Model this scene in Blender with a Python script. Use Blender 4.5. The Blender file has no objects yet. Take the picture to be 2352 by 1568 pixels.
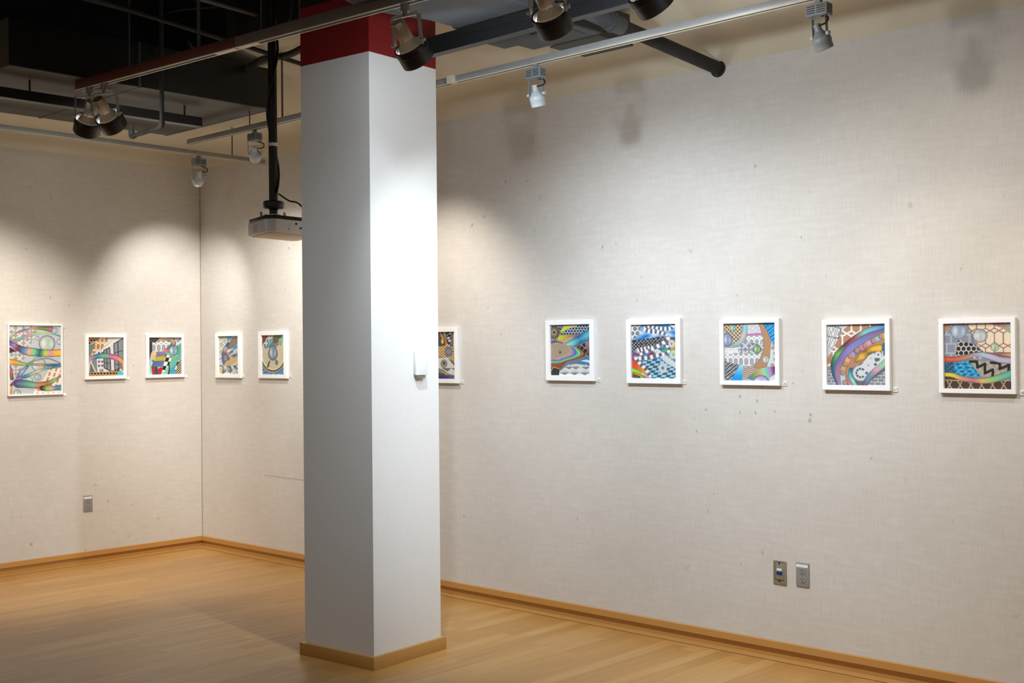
import bpy, bmesh, math, random
import numpy as np
from mathutils import Vector, Matrix
random.seed(4)
C=bpy.context.scene.collection
PI=math.pi
# ---------------------------------------------------------------- camera (corner of the room is the origin)
F_PX,YAW,PITCH,ROLL=2724.6,.7538,.006,-.0094
EYE=Vector((8.1345,-5.1072,1.52))
fw=Vector((-math.sin(YAW)*math.cos(PITCH),math.cos(YAW)*math.cos(PITCH),math.sin(PITCH)))
rt=Vector((math.cos(YAW),math.sin(YAW),0)); up=rt.cross(fw)
cr,sr=math.cos(ROLL),math.sin(ROLL)
rt,up=cr*rt+sr*up,-sr*rt+cr*up
cam=bpy.data.objects.new('camera',bpy.data.cameras.new('camera')); C.objects.link(cam)
cam.data.sensor_width=36; cam.data.lens=F_PX*36/2352; cam.data.clip_start=.05
M=Matrix((rt,up,-fw)).transposed().to_4x4(); M.translation=EYE; cam.matrix_world=M
bpy.context.scene.camera=cam
# a surveyed point: sight line through a pixel of the 2352x1568 photograph met with a plane of the room
def sight(px,py): return rt*((px-1176)/F_PX)+up*(-(py-784)/F_PX)+fw
def onx(px,py,x): d=sight(px,py); return EYE+d*((x-EYE.x)/d.x)
def ony(px,py,y): d=sight(px,py); return EYE+d*((y-EYE.y)/d.y)
def onz(px,py,z): d=sight(px,py); return EYE+d*((z-EYE.z)/d.z)
# ---------------------------------------------------------------- mesh builder
class MB:
    def __init__(s): s.bm=bmesh.new()
    def box(s,a,b,M=None,bev=0,seg=2):
        a=Vector(a);b=Vector(b)
        t=bmesh.new(); bmesh.ops.create_cube(t,size=1)
        for v in t.verts: v.co=Vector(((v.co.x+.5)*(b.x-a.x)+a.x,(v.co.y+.5)*(b.y-a.y)+a.y,(v.co.z+.5)*(b.z-a.z)+a.z))
        if bev: bmesh.ops.bevel(t,geom=list(t.edges),offset=bev,segments=seg,profile=.5,affect='EDGES')
        return s.add(t,M)
    def add(s,t,M=None):
        if M is not None: t.transform(M)
        m={}
        for v in t.verts: m[v]=s.bm.verts.new(v.co)
        for f in t.faces:
            try: s.bm.faces.new([m[v] for v in f.verts])
            except ValueError: pass
        t.free(); return s
    def lathe(s,prof,M=None,n=32,closed=False):       # profile (r,z) about local z
        t=bmesh.new(); R=[]
        for r,z in prof:
            R.append([t.verts.new((r*math.cos(2*PI*k/n),r*math.sin(2*PI*k/n),z)) for k in range(n)] if r>1e-6 else [t.verts.new((0,0,z))])
        pr=list(zip(R,R[1:]))+([(R[-1],R[0])] if closed else [])
        for A,B in pr:
            for k in range(n):
                l=(k+1)%n
                if len(A)==1 and len(B)==1: continue
                if len(A)==1: t.faces.new((A[0],B[l],B[k]))
                elif len(B)==1: t.faces.new((A[k],A[l],B[0]))
                else: t.faces.new((A[k],A[l],B[l],B[k]))
        bmesh.ops.recalc_face_normals(t,faces=t.faces)
        return s.add(t,M)
    def cyl(s,p,q,r,r2=None,n=20):
        p=Vector(p);q=Vector(q);d=q-p;r2=r if r2 is None else r2
        return s.lathe([(0,0),(r,0),(r2,d.length),(0,d.length)],Matrix.Translation(p)@d.to_track_quat('Z','Y').to_matrix().to_4x4(),n)
    def tube(s,pts,r,n=12,k=6):
        P=[Vector(q) for q in pts]
        if len(P)>2:
            Q=[P[0]]+P+[P[-1]];o=[]
            for i in range(1,len(Q)-2):
                p0,p1,p2,p3=Q[i-1:i+3]
                for j in range(k):
                    t=j/k;o.append(.5*((2*p1)+(p2-p0)*t+(2*p0-5*p1+4*p2-p3)*t*t+(3*p1-p0-3*p2+p3)*t**3))
            o.append(P[-1]);P=o
        t=bmesh.new();R=[];nrm=None
        for i,p in enumerate(P):
            d=(P[min(i+1,len(P)-1)]-P[max(i-1,0)]).normalized()
            if nrm is None: nrm=d.orthogonal().normalized()
            else: nrm=(nrm-d*nrm.dot(d)).normalized()
            b=d.cross(nrm)
            R.append([t.verts.new(p+(nrm*math.cos(2*PI*a/n)+b*math.sin(2*PI*a/n))*r) for a in range(n)])
        for A,B in zip(R,R[1:]):
            for a in range(n): t.faces.new((A[a],A[(a+1)%n],B[(a+1)%n],B[a]))
        t.faces.new(R[0][::-1]);t.faces.new(R[-1])
        return s.add(t)
    def prism(s,poly,z0,z1,M=None,bev=0):
        t=bmesh.new();a=[t.verts.new((x,y,z0)) for x,y in poly];b=[t.verts.new((x,y,z1)) for x,y in poly];n=len(poly)
        t.faces.new(a[::-1]);t.faces.new(b)
        for i in range(n): t.faces.new((a[i],a[(i+1)%n],b[(i+1)%n],b[i]))
        if bev: bmesh.ops.bevel(t,geom=list(t.edges),offset=bev,segments=2,profile=.5,affect='EDGES')
        return s.add(t,M)
    def obj(s,name,m,parent=None,smooth=False,loc=None):
        me=bpy.data.meshes.new(name)
        if loc is not None: s.bm.transform(Matrix.Translation(-Vector(loc)))
        if parent is not None and not smooth=='local' and parent.get('_world'):
            s.bm.transform(parent_world(parent).inverted())
        s.bm.to_mesh(me);s.bm.free();me.materials.append(m)
        o=bpy.data.objects.new(name,me);C.objects.link(o)
        if loc is not None: o.location=loc
        if parent is not None: o.parent=parent; o['_world']=1
        if smooth:
            for p in me.polygons: p.use_smooth=True
            try: me.set_sharp_from_angle(angle=math.radians(38))
            except Exception: pass
        return o
def parent_world(o):
    m=Matrix.LocRotScale(o.location,o.rotation_euler,None)
    return parent_world(o.parent)@m if o.parent else m
def tag(o,label=None,cat=None,group=None,kind=None):
    if label: o['label']=label
    if cat: o['category']=cat
    if group: o['group']=group
    if kind: o['kind']=kind
    return o
def thing(name,loc,label,cat,group=None,rz=0):
    o=bpy.data.objects.new(name,None);C.objects.link(o);o.location=loc;o.rotation_euler=(0,0,rz);o.empty_display_size=.05;o['_world']=1
    return tag(o,label,cat,group)
# ---------------------------------------------------------------- materials
def lin(c): return tuple(((x/255)/12.92 if x/255<=.04045 else ((x/255+.055)/1.055)**2.4) for x in c)+(1,)
def newmat(name):
    m=bpy.data.materials.new(name);m.use_nodes=True;nt=m.node_tree;return m,nt,nt.nodes['Principled BSDF']
class N:
    def __init__(s,nt): s.nt=nt; s.tc=nt.nodes.new('ShaderNodeTexCoord')
    def n(s,t,**k):
        x=s.nt.nodes.new(t)
        for a,b in k.items(): setattr(x,a,b)
        return x
    def l(s,a,b): s.nt.links.new(a,b)
    def val(s,node,i,v):
        if hasattr(v,'is_output'): s.l(v,node.inputs[i])
        else: node.inputs[i].default_value=v
    def map(s,scale,loc=(0,0,0),src='Object',rot=(0,0,0)):
        m=s.n('ShaderNodeMapping');s.l(s.tc.outputs[src],m.inputs[0]);m.inputs['Scale'].default_value=scale;m.inputs['Location'].default_value=loc;m.inputs['Rotation'].default_value=rot;return m.outputs[0]
    def noise(s,v,scale=5,det=4,rough=.5):
        n=s.n('ShaderNodeTexNoise');s.l(v,n.inputs['Vector']);n.inputs['Scale'].default_value=scale;n.inputs['Detail'].default_value=det;n.inputs['Roughness'].default_value=rough;return n.outputs[0]
    def math(s,op,a,b=0.,c=None):
        n=s.n('ShaderNodeMath',operation=op);s.val(n,0,a);s.val(n,1,b)
        if c is not None: s.val(n,2,c)
        return n.outputs[0]
    def ramp(s,v,stops):
        r=s.n('ShaderNodeValToRGB');s.l(v,r.inputs[0]);e=r.color_ramp.elements
        while len(e)<len(stops): e.new(.5)
        for q,(p,c) in zip(e,stops): q.position=p;q.color=c if len(c)==4 else lin(c)
        return r.outputs[0]
    def mix(s,f,a,b,mode='MIX'):
        m=s.n('ShaderNodeMix',data_type='RGBA',blend_type=mode);s.val(m,0,f);s.val(m,6,a);s.val(m,7,b);return m.outputs[2]
    def mr(s,v,a,b,c=0,d=1):
        m=s.n('ShaderNodeMapRange');s.l(v,m.inputs[0])
        for i,q in zip((1,2,3,4),(a,b,c,d)): m.inputs[i].default_value=q
        return m.outputs[0]
    def bump(s,h,b,strength=.2,dist=.002):
        n=s.n('ShaderNodeBump');s.l(h,n.inputs['Height']);n.inputs['Strength'].default_value=strength;n.inputs['Distance'].default_value=dist;s.l(n.outputs[0],b.inputs['Normal'])
def plain(name,col,rough=.5,metal=0,var=.06,sc=30,bump=0,coat=0,trans=0):
    m,nt,b=newmat(name);g=N(nt);v=g.noise(g.map((1,1,1)),sc,3)
    f=g.mr(v,.3,.7,1-var,1+var)
    cc=g.n('ShaderNodeRGB');cc.outputs[0].default_value=lin(col)
    mm=g.n('ShaderNodeVectorMath',operation='SCALE');g.l(cc.outputs[0],mm.inputs[0]);g.l(f,mm.inputs['Scale']);g.l(mm.outputs[0],b.inputs['Base Color'])
    b.inputs['Roughness'].default_value=rough;b.inputs['Metallic'].default_value=metal;b.inputs['Coat Weight'].default_value=coat
    b.inputs['Transmission Weight'].default_value=trans
    if bump: g.bump(v,b,bump)
    return m
def emit(name,col,s):
    m,nt,b=newmat(name);b.inputs['Base Color'].default_value=(*col,1);b.inputs['Emission Color'].default_value=(*col,1);b.inputs['Emission Strength'].default_value=s;return m
def fabric(name,axis,scorch,spots,scratch=None):
    m,nt,b=newmat(name);g=N(nt)
    sep=g.n('ShaderNodeSeparateXYZ');g.l(g.tc.outputs['Object'],sep.inputs[0])
    U=sep.outputs[axis];Z=sep.outputs[2]
    cx=g.n('ShaderNodeCombineXYZ');g.l(U,cx.inputs[0]);g.l(Z,cx.inputs[1]);P=cx.outputs[0]
    def mp(sx,sy):
        q=g.n('ShaderNodeMapping');g.l(P,q.inputs[0]);q.inputs['Scale'].default_value=(sx,sy,1);return q.outputs[0]
    rib=g.noise(mp(260,9),1,2); slub=g.noise(mp(9,48),1,5,.62); blot=g.noise(mp(1.6,2.0),1,4,.6); weave=g.noise(mp(120,160),1,3)
    col=g.ramp(slub,[(.25,(207,203,197)),(.5,(212,208,203)),(.75,(218,215,210))])
    col=g.mix(g.mr(rib,.35,.65,0,.2),col,lin((178,172,160)),'MIX')
    col=g.mix(g.mr(blot,.45,.75,0,.35),col,lin((194,188,177)),'MIX')
    col=g.mix(g.mr(weave,.55,.75,0,.25),col,lin((232,228,220)),'MIX')
    # faint mildew speckle
    sp=g.noise(mp(22,17),1,2,.4); reg=g.noise(mp(1.1,1.4),1,2)
    k=g.math('MULTIPLY',g.mr(sp,.70,.76,0,.55),g.mr(reg,.5,.6,0,1)); col=g.mix(k,col,lin((150,142,126)))
    warp=g.noise(mp(7,7),1,4,.6)
    def blob(u,z,ru,rz,soft,power):
        a=g.math('MULTIPLY',g.math('SUBTRACT',U,u),1/ru);c=g.math('MULTIPLY',g.math('SUBTRACT',Z,z),1/rz)
        d=g.math('SQRT',g.math('ADD',g.math('MULTIPLY',a,a),g.math('MULTIPLY',c,c)))
        d=g.math('ADD',d,g.mr(warp,.3,.7,-.35,.35)) if ru>.03 else d
        return g.mr(d,1-soft,1+soft,power,0)
    for u,z,ru,rz,pw in scorch: col=g.mix(blob(u,z,ru,rz,.55,pw),col,lin((118,92,66)),'MIX')
    for u,z,r in spots: col=g.mix(blob(u,z,r,r*1.2,.6,.5),col,lin((112,104,92)),'MIX')
    if scratch:
        u0,u1,z0=scratch
        c=g.math('ABSOLUTE',g.math('SUBTRACT',g.math('ADD',Z,g.math('MULTIPLY',U,.012)),z0))
        f=g.math('MULTIPLY',g.mr(c,.002,.005,.6,0),g.math('MULTIPLY',g.math('GREATER_THAN',U,u0),g.math('LESS_THAN',U,u1)))
        col=g.mix(f,col,lin((150,145,150)))
    g.l(col,b.inputs['Base Color']);b.inputs['Roughness'].default_value=.9
    b.inputs['Specular IOR Level'].default_value=.2
    h=g.math('ADD',g.math('MULTIPLY',rib,.6),g.math('MULTIPLY',slub,.4));g.bump(h,b,.2,.002)
    return m
def maple(name,floor=True,axis=1):
    m,nt,b=newmat(name);g=N(nt)
    sep=g.n('ShaderNodeSeparateXYZ');g.l(g.tc.outputs['Object'],sep.inputs[0])
    L=sep.outputs[axis];A=sep.outputs[1-axis];w=.083
    row=g.math('FLOOR',g.math('DIVIDE',A,w));
    wn=g.n('ShaderNodeTexWhiteNoise',noise_dimensions='1D');g.l(row,wn.inputs['W'])
    seg=g.math('FLOOR',g.math('DIVIDE',g.math('ADD',L,g.math('MULTIPLY',wn.outputs[0],3.)),1.1))
    w2=g.n('ShaderNodeTexWhiteNoise',noise_dimensions='2D');cb=g.n('ShaderNodeCombineXYZ');g.l(row,cb.inputs[0]);g.l(seg,cb.inputs[1]);g.l(cb.outputs[0],w2.inputs['Vector'])
    gm=g.map((30,1.6,1) if axis==1 else (1.6,30,8));gr=g.noise(gm,1.0,5,.6)
    base=(g.ramp(w2.outputs[0],[(0,(180,133,70)),(.5,(190,143,79)),(1,(199,155,92))]) if floor else g.ramp(gr,[(.3,(190,140,74)),(.7,(206,156,88))]))
    col=g.mix(g.mr(gr,.35,.65,0,.35),base,lin((160,118,64)))
    if floor:
        fr=g.math('FRACT',g.math('DIVIDE',A,w));e=g.math('LESS_THAN',fr,.02)
        col=g.mix(g.math('MULTIPLY',e,.45),col,lin((120,80,38)))
        f2=g.math('FRACT',g.math('DIVIDE',g.math('ADD',L,g.math('MULTIPLY',wn.outputs[0],3.)),1.1));col=g.mix(g.math('MULTIPLY',g.math('LESS_THAN',f2,.003),.5),col,lin((120,80,38)))
    g.l(col,b.inputs['Base Color'])
    g.l(g.mr(gr,.3,.7,.3,.42),b.inputs['Roughness']);b.inputs['Coat Weight'].default_value=.15 if floor else .1;b.inputs['Coat Roughness'].default_value=.3
    g.bump(gr,b,.06,.001)
    return m
SCORCH_B=[]
SPOTS_B=[(5.004,2.412,0.0060),(4.264,1.772,0.0050),(3.145,1.766,0.0044),(5.252,2.041,0.0044),(5.288,1.164,0.0088),(5.292,1.19,0.0066),(4.902,1.27,0.0066),(4.989,1.19,0.0055),(5.0,1.25,0.0055),(4.639,1.086,0.0055),(4.9,1.19,0.0050),(5.38,1.3,0.0055),(5.1,1.2,0.0044),(4.74,.77,0.0039),(5.6,1.0,0.0044),(5.2,1.34,0.0044),(4.37,1.35,0.0044)]
M={}
M['wall_b']=fabric('fabric_back',0,SCORCH_B,SPOTS_B,(.83,1.4,.618))
M['wall_l']=fabric('fabric_left',1,[],[(-1.367,.184,.009),(-.58,1.42,.005),(-1.0,1.2,.004)])
M['floor']=maple('maple_floor',True,1)
M['bb_b']=maple('maple_base_back',False,0);M['bb_l']=maple('maple_base_left',False,1);M['plinth']=maple('maple_plinth',False,0)
M['ceil']=plain('beige_plaster',(208,200,178),.85,var=.05,sc=3,bump=.1)
M['deck']=plain('black_deck_paint',(20,20,21),.8,var=.3,sc=4)
M['duct']=plain('dark_duct_paint',(62,61,53),.6,var=.12,sc=5,bump=.05)
M['duct_blue']=plain('slate_duct_paint',(64,68,72),.5,var=.1,sc=5)
M['black']=plain('black_paint',(22,22,23),.35,var=.1,sc=40)
M['blackmetal']=plain('black_enamel',(10,9,9),.42,var=.1,coat=.08)
M['pipe']=plain('dark_pipe',(36,35,34),.75,var=.15,sc=12)
M['conduit']=plain('grey_conduit',(92,92,92),.45,.4,var=.15)
M['white']=plain('white_wall_paint',(229,228,225),.55,var=.02,sc=60,bump=.06)
M['red']=plain('red_paint',(128,16,16),.6,var=.05,sc=20)
M['raceway_red']=plain('red_brown_raceway',(112,58,46),.45,var=.05)
M['raceway_grey']=plain('grey_brown_raceway',(122,112,108),.45,var=.05)
M['track']=plain('silver_grey_track',(150,150,148),.4,.2,var=.05)
M['lip']=plain('pale_track_lip',(214,206,186),.35,.1,var=.03)
M['slot']=plain('dark_track_slot',(58,52,46),.6)
M['alu']=plain('brushed_aluminium',(196,188,176),.32,.75,var=.08,sc=60)
M['ceramic']=plain('tan_reflector_back',(212,196,168),.45,var=.04)
M['steel']=plain('grey_steel_bracket',(150,146,138),.4,.4,var=.06)
M['lampwhite']=plain('white_lamp_enamel',(182,189,195),.4,var=.03)
M['lampgrey']=plain('grey_lamp_enamel',(128,134,138),.45,var=.04)
M['frame']=plain('white_lacquer',(244,245,247),.4,var=.012)
M['label']=plain('label_card',(240,240,236),.6)
M['ink']=plain('grey_ink',(70,70,74),.7)
M['proj']=plain('white_plastic',(244,246,250),.4,var=.02)
M['projbot']=plain('cream_plastic',(222,206,180),.5,var=.02)
M['plate']=plain('grey_nylon_plate',(142,142,140),.45,var=.04)
M['plate_tan']=plain('taupe_nylon_plate',(140,130,112),.45,var=.04)
M['blue']=plain('blue_jack',(20,90,160),.35)
M['navy']=plain('navy_port',(8,20,60),.35)
M['seam']=plain('corner_seam_tape',(158,146,128),.9)
M['brownseam']=plain('brown_seam',(112,70,32),.7)
M['dark']=plain('dark_slot',(18,17,16),.6)
M['sens']=plain('offwhite_plastic',(232,236,234),.45,var=.02)
M['chrome']=plain('zinc_bracket',(190,192,188),.3,.7,var=.1)
M['rim']=emit('lamp_rim_glow',(1,.97,.92),6.0)
M['lens']=emit('lamp_lens_glow',(1,.95,.88),8.0)
M['glass']=plain('clear_bulb_glass',(235,238,232),.12,trans=.85)
# ---------------------------------------------------------------- paintings (drawn in code into vertex colours)
class Canvas:
    def __init__(s, quad, n=150, bg=(160,160,165)):
        s.n=n; m=n*2
        u,v=np.meshgrid((np.arange(m)+.5)/m,(np.arange(m)+.5)/m)
        (ax,ay),(bx,by),(cx,cy),(dx,dy)=quad            # TL TR BL BR
        s.X=(ax*(1-u)+bx*u)*(1-v)+(cx*(1-u)+dx*u)*v
        s.Y=(ay*(1-u)+by*u)*(1-v)+(cy*(1-u)+dy*u)*v
        s.I=np.zeros((m,m,3))+np.array(bg,float)
        s.clip=None
    def put(s,mask,col):
        if s.clip is not None: mask=mask&s.clip
        if callable(col): s.I[mask]=col(s.X[mask],s.Y[mask])
        else: s.I[mask]=np.array(col,float)
    def inpoly(s,pts):
        X,Y=s.X,s.Y; r=np.zeros(X.shape,bool); n=len(pts)
        for i in range(n):
            x1,y1=pts[i];x2,y2=pts[(i+1)%n]
            if y1==y2: continue
            c=((y1>Y)!=(y2>Y))&(X<(x2-x1)*(Y-y1)/(y2-y1)+x1); r^=c
        return r
    def poly(s,pts,col,edge=None,ew=6):
        s.put(s.inpoly(pts),col)
        if edge is not None: s.line(pts+[pts[0]],ew,edge)
    def ell(s,cx,cy,rx,ry,col): s.put(((s.X-cx)/rx)**2+((s.Y-cy)/ry)**2<1,col)
    def dist(s,pts):
        best=np.full(s.X.shape,1e9);T=np.zeros(s.X.shape)
        L=[0]
        for a,b in zip(pts,pts[1:]): L.append(L[-1]+math.hypot(b[0]-a[0],b[1]-a[1]))
        for i,(a,b) in enumerate(zip(pts,pts[1:])):
            dx,dy=b[0]-a[0],b[1]-a[1];l2=dx*dx+dy*dy+1e-9
            t=np.clip(((s.X-a[0])*dx+(s.Y-a[1])*dy)/l2,0,1)
            d=np.hypot(s.X-a[0]-t*dx,s.Y-a[1]-t*dy);k=d<best
            best[k]=d[k];T[k]=((L[i]+t*math.sqrt(l2))/L[-1])[k]
        return best,T
    def line(s,pts,w,col):
        d,_=s.dist(pts); s.put(d<w/2,col)
    def band(s,pts,w,cols,edge=(60,60,70),hl=.35):
        P=smooth(pts); d,T=s.dist(P)
        if isinstance(w,(tuple,list)): W=np.interp(T,np.linspace(0,1,len(w)),w)
        else: W=np.full(T.shape,float(w))
        m=d<W/2
        if s.clip is not None: m&=s.clip
        c=np.array(cols,float); t=T[m]; k=np.linspace(0,1,len(c))
        q=(d[m]/(W[m]/2))
        for ch in range(3):
            base=np.interp(t,k,c[:,ch])
            base=base+(255-base)*hl*np.clip(1-q*1.6,0,1)
            e=np.clip((q-.72)/.28,0,1); base=base*(1-e)+edge[ch]*e
            s.I[...,ch][m]=base
    def bubble(s,cx,cy,r,c=(150,175,190),rim=(90,110,125),ry=None,al=.7):
        ry=ry or r; q=np.sqrt(((s.X-cx)/r)**2+((s.Y-cy)/ry)**2); m=q<1
        if s.clip is not None: m&=s.clip
        h=np.exp(-(((s.X-cx+r*.4)/(r*.3))**2+((s.Y-cy)/(ry*.55))**2))[m]*.75+np.exp(-(((s.X-cx-r*.5)/(r*.18))**2+((s.Y-cy-ry*.1)/(ry*.4))**2))[m]*.5
        e=np.clip((q[m]-.8)/.2,0,1)
        for ch in range(3):
            b=s.I[...,ch][m]*(1-al)+c[ch]*al; b=b+(250-b)*np.clip(h,0,1); s.I[...,ch][m]=b*(1-e)+rim[ch]*e
    def out(s):
        m=s.I; n=s.n
        a=(m[0::2,0::2]+m[1::2,0::2]+m[0::2,1::2]+m[1::2,1::2])/4
        return np.clip(a/255.*.93,0,1)
def smooth(P,k=6):
    if len(P)<3: return list(P)
    P=[P[0]]+list(P)+[P[-1]];o=[]
    for i in range(1,len(P)-2):
        p0,p1,p2,p3=[np.array(q,float) for q in P[i-1:i+3]]
        for j in range(k):
            t=j/k; o.append(tuple(.5*((2*p1)+(p2-p0)*t+(2*p0-5*p1+4*p2-p3)*t*t+(3*p1-p0-3*p2+p3)*t**3)))
    o.append(tuple(P[-2])); return o
def mixc(a,b,m): return np.where(m[...,None],np.array(a,float),np.array(b,float))
def checker(sx,sy,a,b,kx=0,ky=0,ox=0,oy=0):
    return lambda X,Y: mixc(a,b,((np.floor((X-ox+kx*(Y-oy))/sx)+np.floor((Y-oy+ky*(X-ox))/sy))%2)<1)
def lattice(s,w,line,bg,ang=45,s2=None):
    def f(X,Y):
        a=math.radians(ang);U=X*math.cos(a)+Y*math.sin(a);V=-X*math.sin(a)+Y*math.cos(a)
        return mixc(line,bg,((U%s)<w)|((V%(s2 or s))<w))
    return f
def hexes(s,w,line,bg,ox=0,oy=0):
    def f(X,Y):
        x=(X-ox)/s;y=(Y-oy)/s; r3=math.sqrt(3)
        best=np.full(x.shape,9.);sec=np.full(x.shape,9.)
        for a,b in ((0,0),(.5,r3/2)):
            cx=np.round(x-a)+a;
            for dx in (-1,0,1):
                cy=np.round((y-b)/r3)*r3+b
                for dy in (-r3,0,r3):
                    d=np.hypot(x-cx-dx,y-cy-dy); n=np.minimum(best,d); sec=np.where(d<best,best,np.minimum(sec,d)); best=n
        return mixc(line,bg,(sec-best)<w/s)
    return f
def gothic(s,w,line,bg,ox=0,oy=0):          # two interlaced hexagon nets
    def hx(x,y):
        r3=math.sqrt(3);best=np.full(x.shape,9.);sec=np.full(x.shape,9.)
        for a,b in ((0,0),(.5,r3/2)):
            cx=np.round(x-a)+a
            for dx in (-1,0,1):
                cy=np.round((y-b)/r3)*r3+b
                for dy in (-r3,0,r3):
                    d=np.hypot(x-cx-dx,y-cy-dy);n=np.minimum(best,d);sec=np.where(d<best,best,np.minimum(sec,d));best=n
        return sec-best
    def f(X,Y):
        x=(X-ox)/s;y=(Y-oy)/s
        return mixc(line,bg,(hx(x,y)<w*.8/s)|((hx(x+.5,y)<w*.8/s)))
    return f
def petals(s,a,b,ox=0,oy=0):
    def f(X,Y):
        x=((X-ox)/s)%1-.5;y=((Y-oy)/s)%1-.5
        m=np.zeros(x.shape,bool)
        for k in range(4):
            t=math.pi/4+k*math.pi/2;U=x*math.cos(t)+y*math.sin(t);V=-x*math.sin(t)+y*math.cos(t)
            m|=(((U-.3)/.26)**2+(V/.115)**2<1)&~((((U-.3)/.15)**2+(V/.03)**2<1))
        return mixc(a,b,m)
    return f
def bricks(w,h,g,line,bg,ox=0,oy=0):
    def f(X,Y):
        r=np.floor((Y-oy)/h); x=(X-ox+(r%2)*w/2)%w; y=(Y-oy)%h
        return mixc(line,bg,(x<g)|(y<g))
    return f
def dots(s,r,a,b,ox=0,oy=0,rot=0):
    def f(X,Y):
        t=math.radians(rot);U=(X-ox)*math.cos(t)+(Y-oy)*math.sin(t);V=-(X-ox)*math.sin(t)+(Y-oy)*math.cos(t)
        row=np.floor(V/s);x=(U+(row%2)*s/2)%s-s/2;y=V%s-s/2
        return mixc(a,b,x*x+y*y<r*r)
    return f
def speck(a,b,sc=14,th=.2,sd=1.):
    def f(X,Y):
        n=np.sin(X/sc*1.7+sd)*np.sin(Y/sc*2.1+sd*2)+np.sin((X+Y*1.3)/sc*1.1+sd)*.7+np.sin((X*1.4-Y)/sc*1.9)*.6
        return mixc(a,b,n>th)
    return f
def stripes(s,w,a,b,ang=0):
    def f(X,Y):
        t=math.radians(ang);V=-X*math.sin(t)+Y*math.cos(t)
        return mixc(a,b,(V%s)<w)
    return f
def grad(c0,c1,p0,p1):
    def f(X,Y):
        dx,dy=p1[0]-p0[0],p1[1]-p0[1];t=np.clip(((X-p0[0])*dx+(Y-p0[1])*dy)/(dx*dx+dy*dy),0,1)[...,None]
        return np.array(c0,float)*(1-t)+np.array(c1,float)*t
    return f
WH=(246,246,244)
def art_ribbons():
    c=Canvas([(182,135),(1105,150),(182,1378),(1105,1362)],bg=(198,206,212))
    P=petals(136,WH,(168,168,170),170,120)
    c.poly([(182,130),(700,130),(680,260),(550,520),(430,530),(182,480)],P)
    c.ell(340,690,130,105,P); c.ell(300,960,95,110,P); c.poly([(182,1110),(290,1120),(230,1220),(182,1280)],P)
    c.poly([(750,1160),(900,925),(1105,900),(1105,1230),(820,1230)],lambda X,Y: np.where((((X+Y*.35)%95<34)&((Y-X*.2)%100<70))[...,None],np.array([190,140,95.]),np.array([250,238,225.])))
    c.poly([(580,1370),(640,1290),(1105,1300),(1105,1370)],lambda X,Y: np.where((((X+Y*.35)%95<36)&((Y)%90<60))[...,None],np.array([175,140,100.]),np.array([250,240,228.])))
    c.band([(190,420),(240,330),(400,240),(560,205),(740,195),(930,215)],(34,30,26,34,60,100),[(70,140,170),(150,190,120),(200,110,140),(70,90,130),(225,150,110),(150,120,40),(80,140,60),(190,90,120)],(60,60,80),.2)
    c.band([(250,450),(400,370),(560,310),(750,290),(930,290),(1105,345)],(70,50,55,30,28,20),[(215,120,30),(90,170,180),(215,130,150),(150,210,170),(190,215,110),(110,190,180),(80,90,110)],(90,90,90),.25)
    c.bubble(1000,240,55); c.bubble(682,370,40); c.bubble(1090,440,60)
    c.bubble(857,470,148,(175,205,185),(120,90,130)); 
    c.poly([(190,520),(330,600),(250,620),(190,640)],(95,30,45))
    c.band([(195,440),(330,530),(480,600),(650,625),(850,645),(1105,640)],(70,110,150,140,130,130),[(50,60,140),(150,130,210),(110,40,60),(60,135,215),(240,170,130),(120,210,150),(20,100,120),(190,215,80),(215,150,170),(245,185,60),(245,190,70)],(70,60,90),.12)
    c.bubble(700,840,130,(190,195,215),(110,130,140))
    c.band([(182,790),(300,800),(430,830),(600,840),(760,850),(900,860),(1100,860)],(110,90,50,40,50,55,60),[(245,175,50),(235,150,50),(140,185,70),(215,120,140),(110,150,130),(225,140,20),(20,110,140),(20,80,130),(40,110,150)],(60,60,70),.25)
    c.band([(500,880),(560,810),(700,760),(880,740),(1080,820)],(60,34,18,16,14),[(60,150,140),(130,170,90),(110,140,110),(120,80,100),(70,90,110)],(70,70,80),.2)
    c.band([(340,1080),(420,960),(510,880)],(55,95,40),[(50,80,140),(160,160,220),(40,130,130)])
    c.band([(230,1200),(330,1110),(450,1060),(580,1010),(700,960),(820,920),(1100,905)],(50,55,60,55,50,22,14),[(110,20,60),(200,120,190),(30,90,170),(110,200,160),(250,190,140),(70,160,150),(70,80,80),(150,200,170)],(60,60,90),.3)
    c.bubble(687,1068,62,(150,175,170)); c.bubble(540,1120,60,(200,210,180))
    c.band([(340,1180),(480,1190),(620,1210),(760,1205),(900,1170),(1100,1060)],(150,140,110,100,70,24),[(80,80,130),(70,150,140),(110,180,150),(215,110,50),(140,110,60),(140,200,110),(120,70,90)],(60,60,80),.25)
    c.band([(760,1270),(860,1275),(980,1275),(1105,1260)],(90,100,80,100),[(30,40,40),(150,200,60),(215,170,160),(60,140,180),(60,130,170)],(60,70,70),.2)
    c.poly([(640,1280),(690,1240),(740,1290)],(215,100,130)); c.band([(200,880),(225,1000),(240,1090)],(50,60,60),[(130,90,160),(190,60,40),(70,80,70)])
    c.band([(205,1240),(205,1380)],60,[(240,180,60),(215,110,30)]); c.bubble(328,1350,65,(150,170,160))
    return c.out()
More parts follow.
